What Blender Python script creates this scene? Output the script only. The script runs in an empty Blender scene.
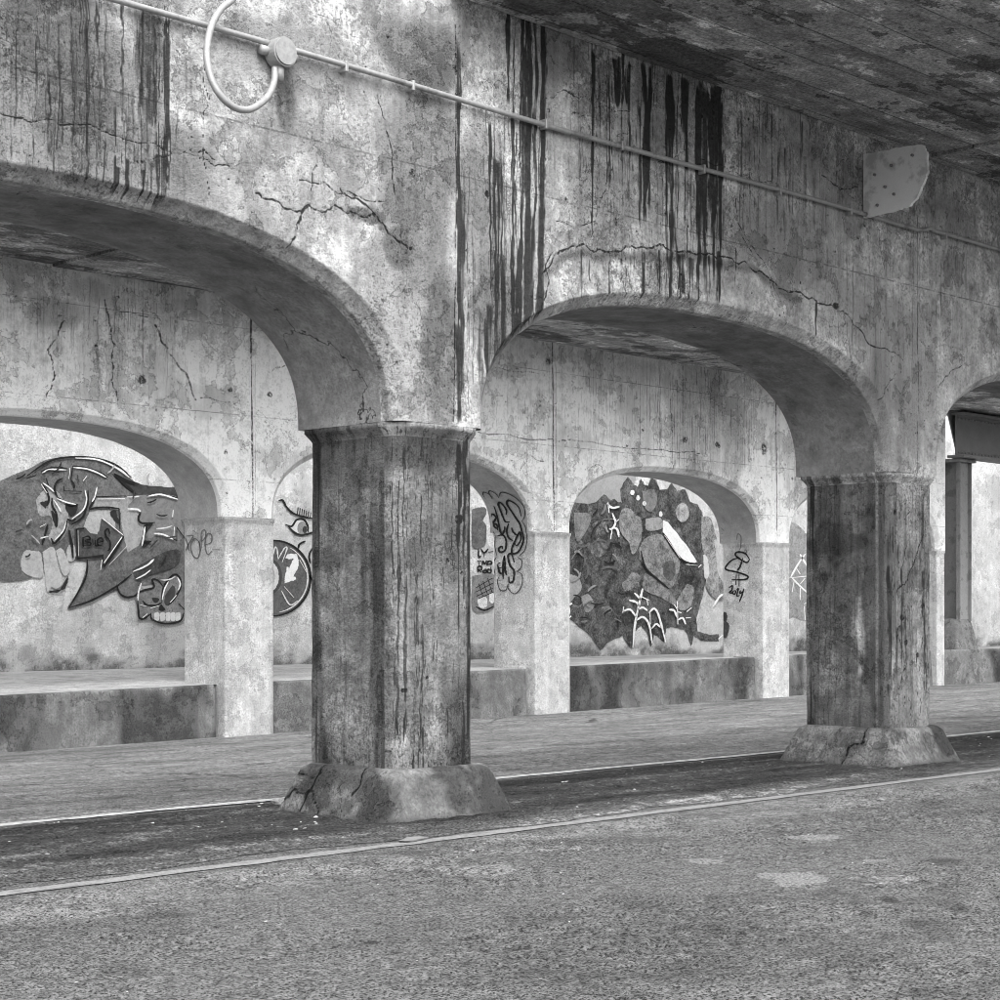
import bpy, bmesh, math, random
import numpy as np
R = math.radians
sc = bpy.context.scene
COL = sc.collection
rnd = random.Random(7)
rng = np.random.default_rng(11)

# ------------------------------------------------------------------ camera
EYE, FPX, HORIZON, AZ = 1.6, 1827.0, 613.0, math.atan2(1757.0, 1827.0)   # photo calibration in a 1000 px square
cam = bpy.data.cameras.new('camera'); camo = bpy.data.objects.new('camera', cam); COL.objects.link(camo)
camo.location = (0, 0, EYE); camo.rotation_euler = (R(90), 0, AZ - R(90))
cam.sensor_width = 36; cam.lens = 36 * FPX / 1000; cam.shift_y = (HORIZON - 500) / 1000
cam.clip_start = 0.1; cam.clip_end = 2000
sc.camera = camo
sc.render.resolution_x = sc.render.resolution_y = 1024

# ------------------------------------------------------------------ sky and sun (overcast, monochrome photograph)
SUN = np.array([-0.15, -0.26, 0.42]); SUN /= np.linalg.norm(SUN)          # towards the sun
w = bpy.data.worlds.new('World'); sc.world = w; w.use_nodes = True
nt = w.node_tree; nt.nodes.clear()
sky = nt.nodes.new('ShaderNodeTexSky'); sky.sky_type = 'NISHITA'; sky.sun_disc = False
sky.sun_elevation = math.asin(SUN[2]); sky.sun_rotation = math.atan2(SUN[0], SUN[1])
sky.air_density = 2.0; sky.dust_density = 6.0
bw = nt.nodes.new('ShaderNodeRGBToBW'); bg = nt.nodes.new('ShaderNodeBackground'); wo = nt.nodes.new('ShaderNodeOutputWorld')
nt.links.new(sky.outputs[0], bw.inputs[0]); nt.links.new(bw.outputs[0], bg.inputs[0]); nt.links.new(bg.outputs[0], wo.inputs[0])
bg.inputs[1].default_value = 0.15
sl = bpy.data.lights.new('sun', 'SUN'); sl.energy = .5; sl.angle = R(10); sl.color = (1, 1, 1)
so = bpy.data.objects.new('sun', sl); COL.objects.link(so)
from mathutils import Vector
so.rotation_euler = Vector(SUN).to_track_quat('Z', 'Y').to_euler(); so.location = (-5, -10, 20)
sc.view_settings.view_transform = 'Standard'; sc.view_settings.look = 'None'
sc.cycles.filter_width = .9; sc.cycles.max_bounces = 6; sc.cycles.transparent_max_bounces = 32; sc.cycles.diffuse_bounces = 3; sc.cycles.glossy_bounces = 1; sc.cycles.use_adaptive_sampling = True; sc.cycles.adaptive_threshold = .02
sc.view_settings.exposure = 1.4; sc.view_settings.gamma = 1.0

# ------------------------------------------------------------------ where a pixel of the photograph lies on a known plane
DV = np.array([math.cos(AZ), math.sin(AZ), 0]); RV = np.array([math.sin(AZ), -math.cos(AZ), 0])
def ray(u, v): return DV + (u - 500) / FPX * RV + np.array([0, 0, (HORIZON - v) / FPX])
def on_y(u, v, Y): q = ray(u, v); q = q * (Y / q[1]); return q[0], q[2] + EYE          # X, Z on a wall facing the road
def on_x(u, v, X): q = ray(u, v); q = q * (X / q[0]); return q[1], q[2] + EYE          # Y, Z on a jamb

# ------------------------------------------------------------------ numpy noise
def hash3(i, j, k, s):
    n = (i.astype(np.int64) * 374761393 + j.astype(np.int64) * 668265263 + k.astype(np.int64) * 2147483647 + s * 1274126177) & 0xffffffff
    n = ((n ^ (n >> 13)) * 1274126177) & 0xffffffff
    n = ((n ^ (n >> 16)) * 2246822519) & 0xffffffff
    return ((n ^ (n >> 15)) & 0xffffff) / float(0xffffff)
def vnoise(x, y, z, s=0):
    xi, yi, zi = np.floor(x), np.floor(y), np.floor(z)
    fx, fy, fz = x - xi, y - yi, z - zi
    fx, fy, fz = fx * fx * (3 - 2 * fx), fy * fy * (3 - 2 * fy), fz * fz * (3 - 2 * fz)
    r = 0
    for a in (0, 1):
        for b in (0, 1):
            for c in (0, 1):
                wgt = (fx if a else 1 - fx) * (fy if b else 1 - fy) * (fz if c else 1 - fz)
                r = r + wgt * hash3(xi + a, yi + b, zi + c, s)
    return r
def fbm(x, y, z, s=0, o=4, rough=.55):
    t, a, n = 0, 1, 0
    for k in range(o):
        t = t + a * vnoise(x * 2**k, y * 2**k, z * 2**k, s + k); n += a; a *= rough
    return t / n
def sstep(e0, e1, x):
    t = np.clip((x - e0) / (e1 - e0), 0, 1); return t * t * (3 - 2 * t)

# ------------------------------------------------------------------ node maths
class NT:
    def __init__(s, name):
        s.m = bpy.data.materials.new(name); s.m.use_nodes = True; s.t = s.m.node_tree; s.t.nodes.clear()
        s.out = s.n('ShaderNodeOutputMaterial'); s.b = s.n('ShaderNodeBsdfPrincipled')
        s.t.links.new(s.b.outputs[0], s.out.inputs[0])
        s.pos = s.n('ShaderNodeNewGeometry').outputs['Position']
    def n(s, k): return s.t.nodes.new(k)
    def link(s, a, sock):
        if isinstance(a, V): a = a.s
        if isinstance(a, (int, float)): sock.default_value = a
        elif isinstance(a, tuple): sock.default_value = a
        else: s.t.links.new(a, sock)
    def math(s, op, *a, clamp=False):
        n = s.n('ShaderNodeMath'); n.operation = op; n.use_clamp = clamp
        for i, x in enumerate(a): s.link(x, n.inputs[i])
        return V(s, n.outputs[0])
    def scaled(s, vec, sx, sy, sz):
        n = s.n('ShaderNodeVectorMath'); n.operation = 'MULTIPLY'; s.link(vec, n.inputs[0]); n.inputs[1].default_value = (sx, sy, sz)
        return n.outputs[0]
    def addv(s, a, b):
        n = s.n('ShaderNodeVectorMath'); n.operation = 'ADD'; s.link(a, n.inputs[0]); s.link(b, n.inputs[1]); return n.outputs[0]
    def noise(s, vec, scale, detail=5, rough=.6, dist=0, col=False):
        n = s.n('ShaderNodeTexNoise'); s.link(vec, n.inputs['Vector']); n.inputs['Scale'].default_value = scale
        n.inputs['Detail'].default_value = detail; n.inputs['Roughness'].default_value = rough; n.inputs['Distortion'].default_value = dist
        return n.outputs['Color'] if col else V(s, n.outputs[0])
    def voro(s, vec, scale, feature='F1', out='Distance', rand=1):
        n = s.n('ShaderNodeTexVoronoi'); n.feature = feature; s.link(vec, n.inputs['Vector']); n.inputs['Scale'].default_value = scale
        n.inputs['Randomness'].default_value = rand
        return V(s, n.outputs[out])
    def step(s, x, a, b):                      # smooth 0..1 between a and b
        n = s.n('ShaderNodeMapRange'); n.interpolation_type = 'SMOOTHSTEP'; s.link(x, n.inputs[0])
        n.inputs[1].default_value = min(a, b); n.inputs[2].default_value = max(a, b)
        n.inputs[3].default_value = 0 if a < b else 1; n.inputs[4].default_value = 1 if a < b else 0
        return V(s, n.outputs[0])
    def mix(s, a, b, f): return a + (b - a) * f if isinstance(a, V) else V.c(s, a) + (b - a) * f
    def attr(s, name):
        n = s.n('ShaderNodeAttribute'); n.attribute_name = name; return V(s, n.outputs['Fac'])
    def sep(s, vec):
        n = s.n('ShaderNodeSeparateXYZ'); s.link(vec, n.inputs[0]); return [V(s, o) for o in n.outputs]
    def finish(s, col, height=None, rough=.92, dist=.01, strength=1.0, spec=.15, metal=0):
        s.link(col, s.b.inputs['Base Color']); s.link(rough, s.b.inputs['Roughness'])
        s.b.inputs['Specular IOR Level'].default_value = spec; s.b.inputs['Metallic'].default_value = metal
        if height is not None:
            bmp = s.n('ShaderNodeBump'); bmp.inputs['Distance'].default_value = dist; bmp.inputs['Strength'].default_value = strength
            s.link(height, bmp.inputs['Height']); s.t.links.new(bmp.outputs[0], s.b.inputs['Normal'])
        return s.m
class V:
    def __init__(s, t, sock): s.t = t; s.s = sock
    @staticmethod
    def c(t, x): n = t.n('ShaderNodeValue'); n.outputs[0].default_value = x; return V(t, n.outputs[0])
    def __add__(s, o): return s.t.math('ADD', s, o)
    __radd__ = __add__
    def __mul__(s, o): return s.t.math('MULTIPLY', s, o)
    __rmul__ = __mul__
    def __sub__(s, o): return s.t.math('SUBTRACT', s, o)
    def __rsub__(s, o): return s.t.math('SUBTRACT', o, s)
    def clamp(s): return s.t.math('ADD', s, 0.0, clamp=True)
    def max(s, o): return s.t.math('MAXIMUM', s, o)

def concrete(name, base, var=.30, mid=.55, grain=.75, streak=.3, pits=.6, cracks=.6, lines=(), bump=1.0, crackscale=.8, seed=0, strz=.4, gs=34, peels=.75):
    t = NT(name)
    p = t.addv(t.pos, (seed * 3.7, seed * 1.3, seed * 0.9))
    L = t.noise(p, .7, 3, .6); M = t.noise(p, 4.5, 6, .72); G = t.noise(p, gs, 3, .75)
    S = t.noise(t.scaled(p, 7, 7, strz), 1, 5, .72)
    rgh = .42 + t.step(M * .5 + L * .6, .50, .64) * .6 + t.attr('soot_shade') * .35
    f = (1 + (L - .5) * (2.8 * var)) * (1 + (M - .5) * (3.0 * mid)) * (1 + (G - .5) * rgh * (4.2 * grain)).max(.1) * (1 + (S - .5) * (3.2 * streak))
    P2 = t.noise(p, 1.7, 6, .7)
    scab = t.step(P2, .545, .555)                                      # skin that has peeled away, with a crisp ragged edge
    peel = t.step(t.math('ABSOLUTE', P2 - .55), .013, .004) * t.step(G, .36, .5) * peels
    crz = t.step(t.math('ABSOLUTE', M - .5), .010, .002) * t.step(t.attr('soot_shade') * .3 + L, .52, .60) * peels
    speck = t.step(G, .60, .68)                                        # open grit
    f = f * (1 - scab * (.22 * min(1, peels * 1.4))) * (1 - speck * rgh * (.6 * grain))
    val = f * base
    vd = t.voro(p, 17)                                                 # air holes
    pit = t.step(vd, .15, .07) * t.step(L, .50, .60)
    val = val * (1 - pit * pits)
    ck = t.step(t.attr('crack') * t.step(G, .30, .55) * t.step(M, .25, .48), .22, .7)
    if cracks:
        cv = t.addv(p, t.scaled(t.noise(p, 2.5, 4, .7, col=True), .55, .55, .55))
        ce = t.voro(cv, crackscale, 'DISTANCE_TO_EDGE')
        ck = ck.max(t.step(ce, .006, .0015) * t.step(L, .52, .60) * cracks)
    zc = t.sep(p)[2]
    for zz in lines:                                                   # pour lines of the shuttering
        d = t.math('ABSOLUTE', zc + (M - .5) * .02 - (zz + seed * .9))
        ck = ck.max(t.step(d, .010, .003) * t.step(S, .40, .55) * .6)
    ck = ck.max(peel * .8).max(crz * .75)
    val = val * (1 - ck * .90)
    soot_shade = (t.attr('soot_shade') * (.25 + t.step(M, .34, .62) * .75 + t.step(G, .45, .60) * .55)).clamp()
    val = val * (1 - soot_shade * .78)
    val = val * (1 + t.attr('pale') * t.step(M, .2, .45) * .32)
    dn = t.noise(t.scaled(p, 42, 42, 1.1), 1, 3, .65)
    rn = t.noise(t.addv(t.scaled(p, 30, 30, .38), t.scaled(t.noise(p, 1.6, 3, .6, col=True), 3.2, 3.2, .6)), 1, 4, .75)
    drip = t.step(t.attr('drip') * (.15 + dn * 1.0 + rn * .45), .22, .66).max(t.step(rn, .545, .62) * (t.attr('runs') * (.5 + L)).clamp())
    val = t.mix(val, .014, drip * .92)
    return t.finish(t.math('MINIMUM', val, .8), M * .9 + G * .9, .93, .014, bump)

def plainmat(name, v, rough=.6, grain=.15, metal=0, spec=.3, rust=0, scale=30):
    t = NT(name); a = t.noise(t.pos, scale, 5, .7); b = t.noise(t.pos, 3, 6, .65)
    c = (1 + (a - .5) * 2 * grain) * (1 + (b - .5) * 2 * grain) * v
    if rust: c = c * (1 - t.step(b, .52, .64) * rust)
    return t.finish(c, a, rough, .003, .6, spec, metal)

def spray(name, v, mott=.35, worn=.25, scale=5):
    t = NT(name); a = t.noise(t.pos, scale, 6, .78); g = t.noise(t.pos, 26, 3, .8); b = t.noise(t.pos, 1.5, 3, .6)
    c = (1 + (a - .5) * 5 * mott) * (1 + (g - .5) * 4.5 * mott) * (1 + (b - .5) * 2.4 * mott) * v
    c = c.max(v * .25)
    c = t.mix(c, .42, t.step(a * .6 + g * .5, .62, .70) * worn)
    c = t.mix(c, v * .4, t.step(g * .7 + b * .4, .62, .70) * min(1, mott * 1.6))
    m = t.finish(c, None, .8)
    tr = t.n('ShaderNodeBsdfTransparent'); mx = t.n('ShaderNodeMixShader')              # overspray edge and worn flecks let the wall show
    al = t.step(t.attr('cover') + (g - .5) * 1.1, .25, .62) * (1 - t.step(a * .55 + g * .5, .60, .66) * worn)
    t.link(al, mx.inputs[0]); t.t.links.new(tr.outputs[0], mx.inputs[1]); t.t.links.new(t.b.outputs[0], mx.inputs[2]); t.t.links.new(mx.outputs[0], t.out.inputs[0])
    return m

# ------------------------------------------------------------------ mesh helpers
def link(o, parent=None):
    COL.objects.link(o)
    if parent is not None:
        o.parent = parent; o.location = Vector(o.location) - parent.location
    return o
def mesh_np(name, verts, faces, mat, attrs=None, smooth=True, parent=None):
    verts = np.asarray(verts, np.float32); faces = np.asarray(faces, np.int32)
    me = bpy.data.meshes.new(name); k = faces.shape[1]
    me.vertices.add(len(verts)); me.vertices.foreach_set('co', verts.ravel())
    me.loops.add(faces.size); me.loops.foreach_set('vertex_index', faces.ravel())
    me.polygons.add(len(faces)); me.polygons.foreach_set('loop_start', np.arange(0, faces.size, k, dtype=np.int32))
    me.polygons.foreach_set('loop_total', np.full(len(faces), k, np.int32)) if False else None
    me.polygons.foreach_set('use_smooth', np.full(len(faces), smooth, bool))
    me.update(calc_edges=True); me.validate()
    for n, a in (attrs or {}).items():
        at = me.attributes.new(n, 'FLOAT', 'POINT'); at.data.foreach_set('value', np.asarray(a, np.float32).ravel())
    me.materials.append(mat)
    return link(bpy.data.objects.new(name, me), parent)
def mesh_py(name, verts, faces, mat, parent=None, smooth=False):
    me = bpy.data.meshes.new(name); me.from_pydata([tuple(map(float, v)) for v in verts], [], faces); me.update()
    me.polygons.foreach_set('use_smooth', [smooth] * len(me.polygons)); me.materials.append(mat)
    return link(bpy.data.objects.new(name, me), parent)
def bm_obj(name, bm, mat, parent=None, smooth=False):
    me = bpy.data.meshes.new(name); bm.to_mesh(me); bm.free()
    me.polygons.foreach_set('use_smooth', [smooth] * len(me.polygons)); me.materials.append(mat)
    return link(bpy.data.objects.new(name, me), parent)
def grid_faces(ni, nj, off=0, flip=False, wrap=False):
    i = np.arange(ni if wrap else ni - 1)[:, None]; j = np.arange(nj - 1)[None, :]
    i2 = (i + 1) % ni
    a, b, c, d = i * nj + j, i2 * nj + j, i2 * nj + j + 1, i * nj + j + 1
    f = np.stack([a + 0 * b, b + 0 * j, c + 0 * j, d], -1).reshape(-1, 4) + off
    return f[:, ::-1] if flip else f
def box_bm(x0, x1, y0, y1, z0, z1, bev=0, seg=2):
    bm = bmesh.new(); bmesh.ops.create_cube(bm, size=1)
    for v in bm.verts: v.co = ((x0 + x1) / 2 + v.co.x * (x1 - x0), (y0 + y1) / 2 + v.co.y * (y1 - y0), (z0 + z1) / 2 + v.co.z * (z1 - z0))
    if bev: bmesh.ops.bevel(bm, geom=bm.edges[:], offset=bev, segments=seg, affect='EDGES', profile=.5)
    return bm
def tube(name, pts, r, mat, parent=None, sides=12):
    pts = [np.array(p, float) for p in pts]; vs = []; n = len(pts)
    for i, p in enumerate(pts):
        tg = pts[min(i + 1, n - 1)] - pts[max(i - 1, 0)]; tg /= np.linalg.norm(tg)
        up = np.array([0, 1, 0.]) if abs(tg[1]) < .9 else np.array([1., 0, 0])
        a = np.cross(tg, up); a /= np.linalg.norm(a); b = np.cross(tg, a)
        for k in range(sides):
            an = 2 * math.pi * k / sides; vs.append(p + r * (math.cos(an) * a + math.sin(an) * b))
    f = []
    for i in range(n - 1):
        for k in range(sides):
            k2 = (k + 1) % sides; f.append((i * sides + k, i * sides + k2, (i + 1) * sides + k2, (i + 1) * sides + k))
    f += [tuple(range(sides))[::-1], tuple((n - 1) * sides + k for k in range(sides))]
    return mesh_py(name, vs, f, mat, parent, True)
def catmull(pts, n=8):
    P = [np.array(p, float) for p in pts]
    if len(P) < 3: return P
    out = []
    Q = [2 * P[0] - P[1]] + P + [2 * P[-1] - P[-2]]
    for i in range(1, len(Q) - 2):
        p0, p1, p2, p3 = Q[i - 1:i + 3]
        for k in range(n):
            t = k / n
            out.append(.5 * (2 * p1 + (p2 - p0) * t + (2 * p0 - 5 * p1 + 4 * p2 - p3) * t * t + (3 * p1 - p0 - 3 * p2 + p3) * t**3))
    return out + [P[-1]]
def thing(name, label, cat, loc=(0, 0, 0), group=None):
    o = bpy.data.objects.new(name, None); o.empty_display_size = .2; o.location = loc; COL.objects.link(o)
    o['kind'] = 'thing'; return tag(o, label, cat, group)
def tag(o, label, cat, group=None):
    o['label'] = label; o['category'] = cat
    if group: o['group'] = group
    return o
def struct(o, label=None):
    o['kind'] = 'structure'
    if label: o['label'] = label
    return o

# ------------------------------------------------------------------ painting stains and cracks onto wall coordinates
class Paint:
    def __init__(s, X, Z, Y, seed=1):
        s.X, s.Z, s.Y = X, Z, Y; s.d = {k: np.zeros_like(X) for k in ('drip', 'crack', 'soot_shade', 'pale', 'runs')}; s.r = random.Random(seed); s.kc = .0046
    def w(s, u, v): return on_y(u, v, s.Y)
    def drip(s, u, v0, v1, wpx, st=1.0, lean=0):
        x, z0 = s.w(u, v0); _, z1 = s.w(u, v1); hw = max((s.w(u + wpx, v0)[0] - x) * .5, .008)
        m = np.where((np.abs(s.X - x) < .12 + hw + abs(lean)) & (s.Z < z0 + .02) & (s.Z > z1 - .02))[0]
        if not len(m): return
        X, Z = s.X[m], s.Z[m]; sd = s.r.random() * 90
        t = np.clip((z0 - Z) / max(z0 - z1, .01), 0, 1)
        cx = x + .045 * (vnoise(Z * 2.2 + sd, Z * 0, Z * 0 + sd) - .5) + .018 * (vnoise(Z * 11 + sd, Z * 0, Z * 0 + sd) - .5) + lean * t * t
        h = hw * (.55 + .9 * vnoise(Z * 5 + sd, Z * 0, Z * 0)) * (1 - .5 * t)
        val = st * sstep(1.35, .55, np.abs(X - cx) / h) * sstep(1.0, .80, t) * sstep(-.02, .07, t) * (.7 + .3 * vnoise(Z * 7 + sd, Z * 0, Z * 0 + 3))
        s.d['drip'][m] = np.maximum(s.d['drip'][m], val)
    def drips(s, u0, u1, n, v0, v1, wpx, st=(.6, 1), lean=0):
        for _ in range(n):
            s.drip(s.r.uniform(u0, u1), s.r.uniform(*v0), s.r.uniform(*v1), s.r.uniform(*wpx), s.r.uniform(*st), lean)
    def crack(s, pts, wpx=1.6, st=1.0, key='crack', jit=.03, soft=False):
        P = [np.array(s.w(*p)) for p in pts]
        for _ in range(3):
            Q = [P[0]]
            for a, b in zip(P[:-1], P[1:]):
                L = np.linalg.norm(b - a); nrm = np.array([-(b - a)[1], (b - a)[0]]) / max(L, 1e-6)
                Q += [(a + b) / 2 + nrm * s.r.uniform(-1, 1) * min(jit, L * .16), b]
            P = Q
        wd = wpx * s.kc; P = np.array(P)
        m = np.where((s.X > P[:, 0].min() - .3) & (s.X < P[:, 0].max() + .3) & (s.Z > P[:, 1].min() - .3) & (s.Z < P[:, 1].max() + .3))[0]
        if not len(m): return
        X, Z = s.X[m], s.Z[m]; best = np.zeros(len(m))
        for a, b in zip(P[:-1], P[1:]):
            k = np.where((X > min(a[0], b[0]) - wd * 3) & (X < max(a[0], b[0]) + wd * 3) & (Z > min(a[1], b[1]) - wd * 3) & (Z < max(a[1], b[1]) + wd * 3))[0]
            if not len(k): continue
            ab = b - a; t = np.clip(((X[k] - a[0]) * ab[0] + (Z[k] - a[1]) * ab[1]) / max(ab @ ab, 1e-9), 0, 1)
            d = np.hypot(X[k] - a[0] - t * ab[0], Z[k] - a[1] - t * ab[1])
            best[k] = np.maximum(best[k], st * (sstep(2.4, 0, d / wd) if soft else sstep(1.4, .5, d / (wd * s.r.uniform(.6, 1.2)))))
        s.d[key][m] = np.maximum(s.d[key][m], best)
    def blob(s, key, u, v, ru, rv, st=1.0, edge=.45, ns=2.5):
        x, z = s.w(u, v); rx = abs(s.w(u + ru, v)[0] - s.w(u - ru, v)[0]) / 2; rz = abs(s.w(u, v + rv)[1] - s.w(u, v - rv)[1]) / 2
        sd = s.r.random() * 50
        m = np.where((np.abs(s.X - x) < rx * 1.8) & (np.abs(s.Z - z) < rz * 1.8))[0]
        if not len(m): return
        X, Z = s.X[m], s.Z[m]
        ns = max(ns, .55 / min(rx, rz)) if key == 'crack' else ns
        q = np.hypot((X - x) / rx, (Z - z) / rz) + (fbm(X * ns + sd, Z * ns, Z * 0 + sd, 3, 4) - .5) * 1.4
        s.d[key][m] = np.maximum(s.d[key][m], st * sstep(1 + edge, 1 - edge, q))

# ------------------------------------------------------------------ the arcade walls
SPAN, Z0, RISE, NEXP, CH = 6.92, 3.06, 1.37, 2.5, .105
HALF_FACE = .395
def arch(theta, a, b):
    c, s_ = np.cos(theta), np.sin(theta)
    return a * np.sign(c) * np.abs(c)**(2 / NEXP), b * np.abs(s_)**(2 / NEXP)
def soffit_half(z):                                        # half span of the opening at height z
    a = SPAN / 2 - HALF_FACE - CH; b = RISE - CH
    q = min(max((z - Z0) / b, 0), .999)
    return a * (1 - q**NEXP)**(1 / NEXP)
def spandrel(name, Yf, Yb, piers, ztop, xmin, xmax, step, nrow, mat, mat2, painter, parent, coarse=.08, disp=.008):
    cols = []; arcs = []
    th = np.linspace(math.pi, 0, 6000)
    a_out = SPAN / 2 - HALF_FACE
    for i in range(len(piers) - 1):
        c = (piers[i] + piers[i + 1]) / 2
        px, pz = arch(th, a_out, RISE); L = np.concatenate([[0], np.cumsum(np.hypot(np.diff(px), np.diff(pz)))])
        s_, keep = 0, []
        while s_ < L[-1]:
            keep.append(s_); x = c + np.interp(s_, L, px); s_ += step if xmin < x < xmax else coarse
        keep.append(L[-1]); tk = np.interp(keep, L, th)
        i0 = len(cols)
        ax, az = arch(tk, a_out, RISE)
        cols += [(c + x, Z0 + z) for x, z in zip(ax, az)]
        arcs.append((c, tk, i0, len(cols)))
        if i < len(piers) - 2:
            x0, x1 = c + a_out, piers[i + 1] + HALF_FACE
            n = int((x1 - x0) / (step if xmin < x0 < xmax else coarse))
            cols += [(x0 + (x1 - x0) * k / n, Z0) for k in range(1, n)]
    cols = np.array(cols); t = np.linspace(0, 1, nrow)
    X = np.repeat(cols[:, 0:1], nrow, 1); Z = cols[:, 1:2] + t[None, :] * (ztop - cols[:, 1:2]); Y = np.full_like(X, Yf)
    V_ = [np.stack([X, Y, Z], -1).reshape(-1, 3)]; F = [grid_faces(len(cols), nrow)]
    fade = [np.ones(X.size)]; nv = X.size
    secs = [(.10, .04), (.2, .16), (.5, .48), (.84, .80), (.96, .91), (1, 1.0), (1, 1.12)]
    nb = 14
    for c, tk, i0, i1 in arcs:
        n = i1 - i0; rows = []; fd = []
        prev = np.arange(i0, i1) * nrow
        for f_, g_ in secs:
            ax, az = arch(tk, a_out - CH * f_, RISE - CH * f_)
            rows.append((c + ax, Z0 + az, Yf + CH * g_)); fd.append(1 - .55 * min(g_, 1))
        ax, az = arch(tk, a_out - CH, RISE - CH)
        for k in range(1, nb + 1): rows.append((c + ax, Z0 + az, Yf + CH * 1.12 + (Yb - Yf - CH * 1.12) * k / nb)); fd.append(.0)
        for zz in (.25, .6, 1.0):                                     # the back face
            rows.append((c + ax, Z0 + az + (ztop - Z0 - az) * zz, Yb)); fd.append(0)
        for (x, z, y), q in zip(rows, fd):
            y = np.full_like(x, y) if np.isscalar(y) else y
            V_.append(np.stack([x, y, z], -1)); fade.append(np.full(n, q))
            cur = nv + np.arange(n); nv += n
            F.append(np.stack([prev[:-1], cur[:-1], cur[1:], prev[1:]], -1)); prev = cur
    V_ = np.concatenate(V_); F = np.concatenate(F); fade = np.concatenate(fade)
    pt = Paint(V_[:, 0], V_[:, 2], Yf); painter(pt)
    at = {k: a * fade for k, a in pt.d.items()}
    n0 = X.size
    xx, zz = V_[:, 0], V_[:, 2]
    inset = disp * 2 * (fbm(xx * 1.3, zz * 1.3, V_[:, 1] * 1.3, 5, 4) - .5) + at['crack'] * .004
    V_[:n0, 1] += inset[:n0] * np.minimum(1, 1)
    nz = disp * 1.6 * (fbm(xx[n0:] * 2, V_[n0:, 1] * 2, zz[n0:] * 2, 8, 4) - .5)
    V_[n0:, 2] += nz
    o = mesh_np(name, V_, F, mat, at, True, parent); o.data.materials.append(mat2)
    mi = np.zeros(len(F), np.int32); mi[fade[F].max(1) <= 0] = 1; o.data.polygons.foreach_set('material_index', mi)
    return o

def pier_rings(cx, y0, y1, hw, zs, offs, rad, per_step, disp, seed, scale=False):
    """rounded rectangular shaft swept up through heights zs with outward offsets offs"""
    cy, hy = (y0 + y1) / 2, (y1 - y0) / 2
    pts = []
    def seg(ax, ay, bx, by):
        n = max(int(math.hypot(bx - ax, by - ay) / per_step), 2)
        for k in range(n): pts.append((ax + (bx - ax) * k / n, ay + (by - ay) * k / n, None))
    base = []
    rb = rad if scale else min(rad, .02); rads = (rad, rb, rb, rad)
    for (qx, qy, a0), rad in zip(((1, -1, -90), (1, 1, 0), (-1, 1, 90), (-1, -1, 180)), rads):
        ccx, ccy = qx * (hw - rad), qy * (hy - rad)
        nn = max(int(rad * 1.57 / per_step), 4) if scale or rad < .04 else 1            # shafts have flat chamfers, plinths round ones
        for k in range(nn + 1):
            a = R(a0 + 90 * k / nn); base.append((ccx + rad * math.cos(a), ccy + rad * math.sin(a), math.cos(a), math.sin(a)))
    full = []
    for k in range(len(base)):
        a, b = base[k], base[(k + 1) % len(base)]
        d = math.hypot(b[0] - a[0], b[1] - a[1]); n = max(1, int(d / per_step)) if d > per_step * 1.6 else 1
        for q in range(n):
            f = q / n; full.append(tuple(a[m] + (b[m] - a[m]) * f for m in range(4)))
    full = np.array(full); zs = np.array(zs); offs = np.array(offs)
    X = cx + full[:, 0:1] + full[:, 2:3] * offs[None, :]; Y = cy + full[:, 1:2] + full[:, 3:4] * offs[None, :]
    if scale: X = cx + full[:, 0:1] * (1 + offs[None, :] / hw); Y = cy + full[:, 1:2] * (1 + offs[None, :] / hy)
    Z = np.repeat(zs[None, :], len(full), 0)
    n = disp * 2 * (fbm(X * 1.7, Y * 1.7, Z * 1.7, seed, 5) - .5) + disp * .9 * (fbm(X * 12, Y * 12, Z * 9, seed + 3, 3) - .5)
    X = X + full[:, 2:3] * n; Y = Y + full[:, 3:4] * n
    ni, nj = X.shape
    V_ = np.stack([X, Y, Z], -1).reshape(-1, 3); F = grid_faces(ni, nj, wrap=True)
    return V_, F, ni, nj, full
def pier(name, cx, y0, y1, z_lo, mat, parent, hw=.43, corbel=.066, step=.016, rad=.1, disp=.006, seed=1, painter=None, cap=None):
    zs = list(np.arange(z_lo, Z0 - .105, step)) + list(np.linspace(Z0 - .105, Z0 - .03, 7)) + [Z0 - .002]
    offs = [0] * (len(zs) - 8) + [corbel * (k / 6)**1.2 for k in range(7)] + [corbel]
    V_, F, ni, nj, full = pier_rings(cx, y0, y1, hw, zs, offs, rad, step, disp, seed)
    at = {k: np.zeros(len(V_)) for k in ('drip', 'crack', 'soot_shade', 'pale', 'runs')}
    if painter:
        pt = Paint(V_[:, 0], V_[:, 2], y0); painter(pt, V_); 
        at = pt.d
    o = mesh_np(name, V_, F, mat, at, True, parent)
    if cap:                                                             # the corbel course is the colour of the wall above
        o.data.materials.append(cap); o.data.polygons.foreach_set('material_index', (V_[F][:, :, 2].mean(1) > Z0 - .105).astype(np.int32))
    return o

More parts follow.
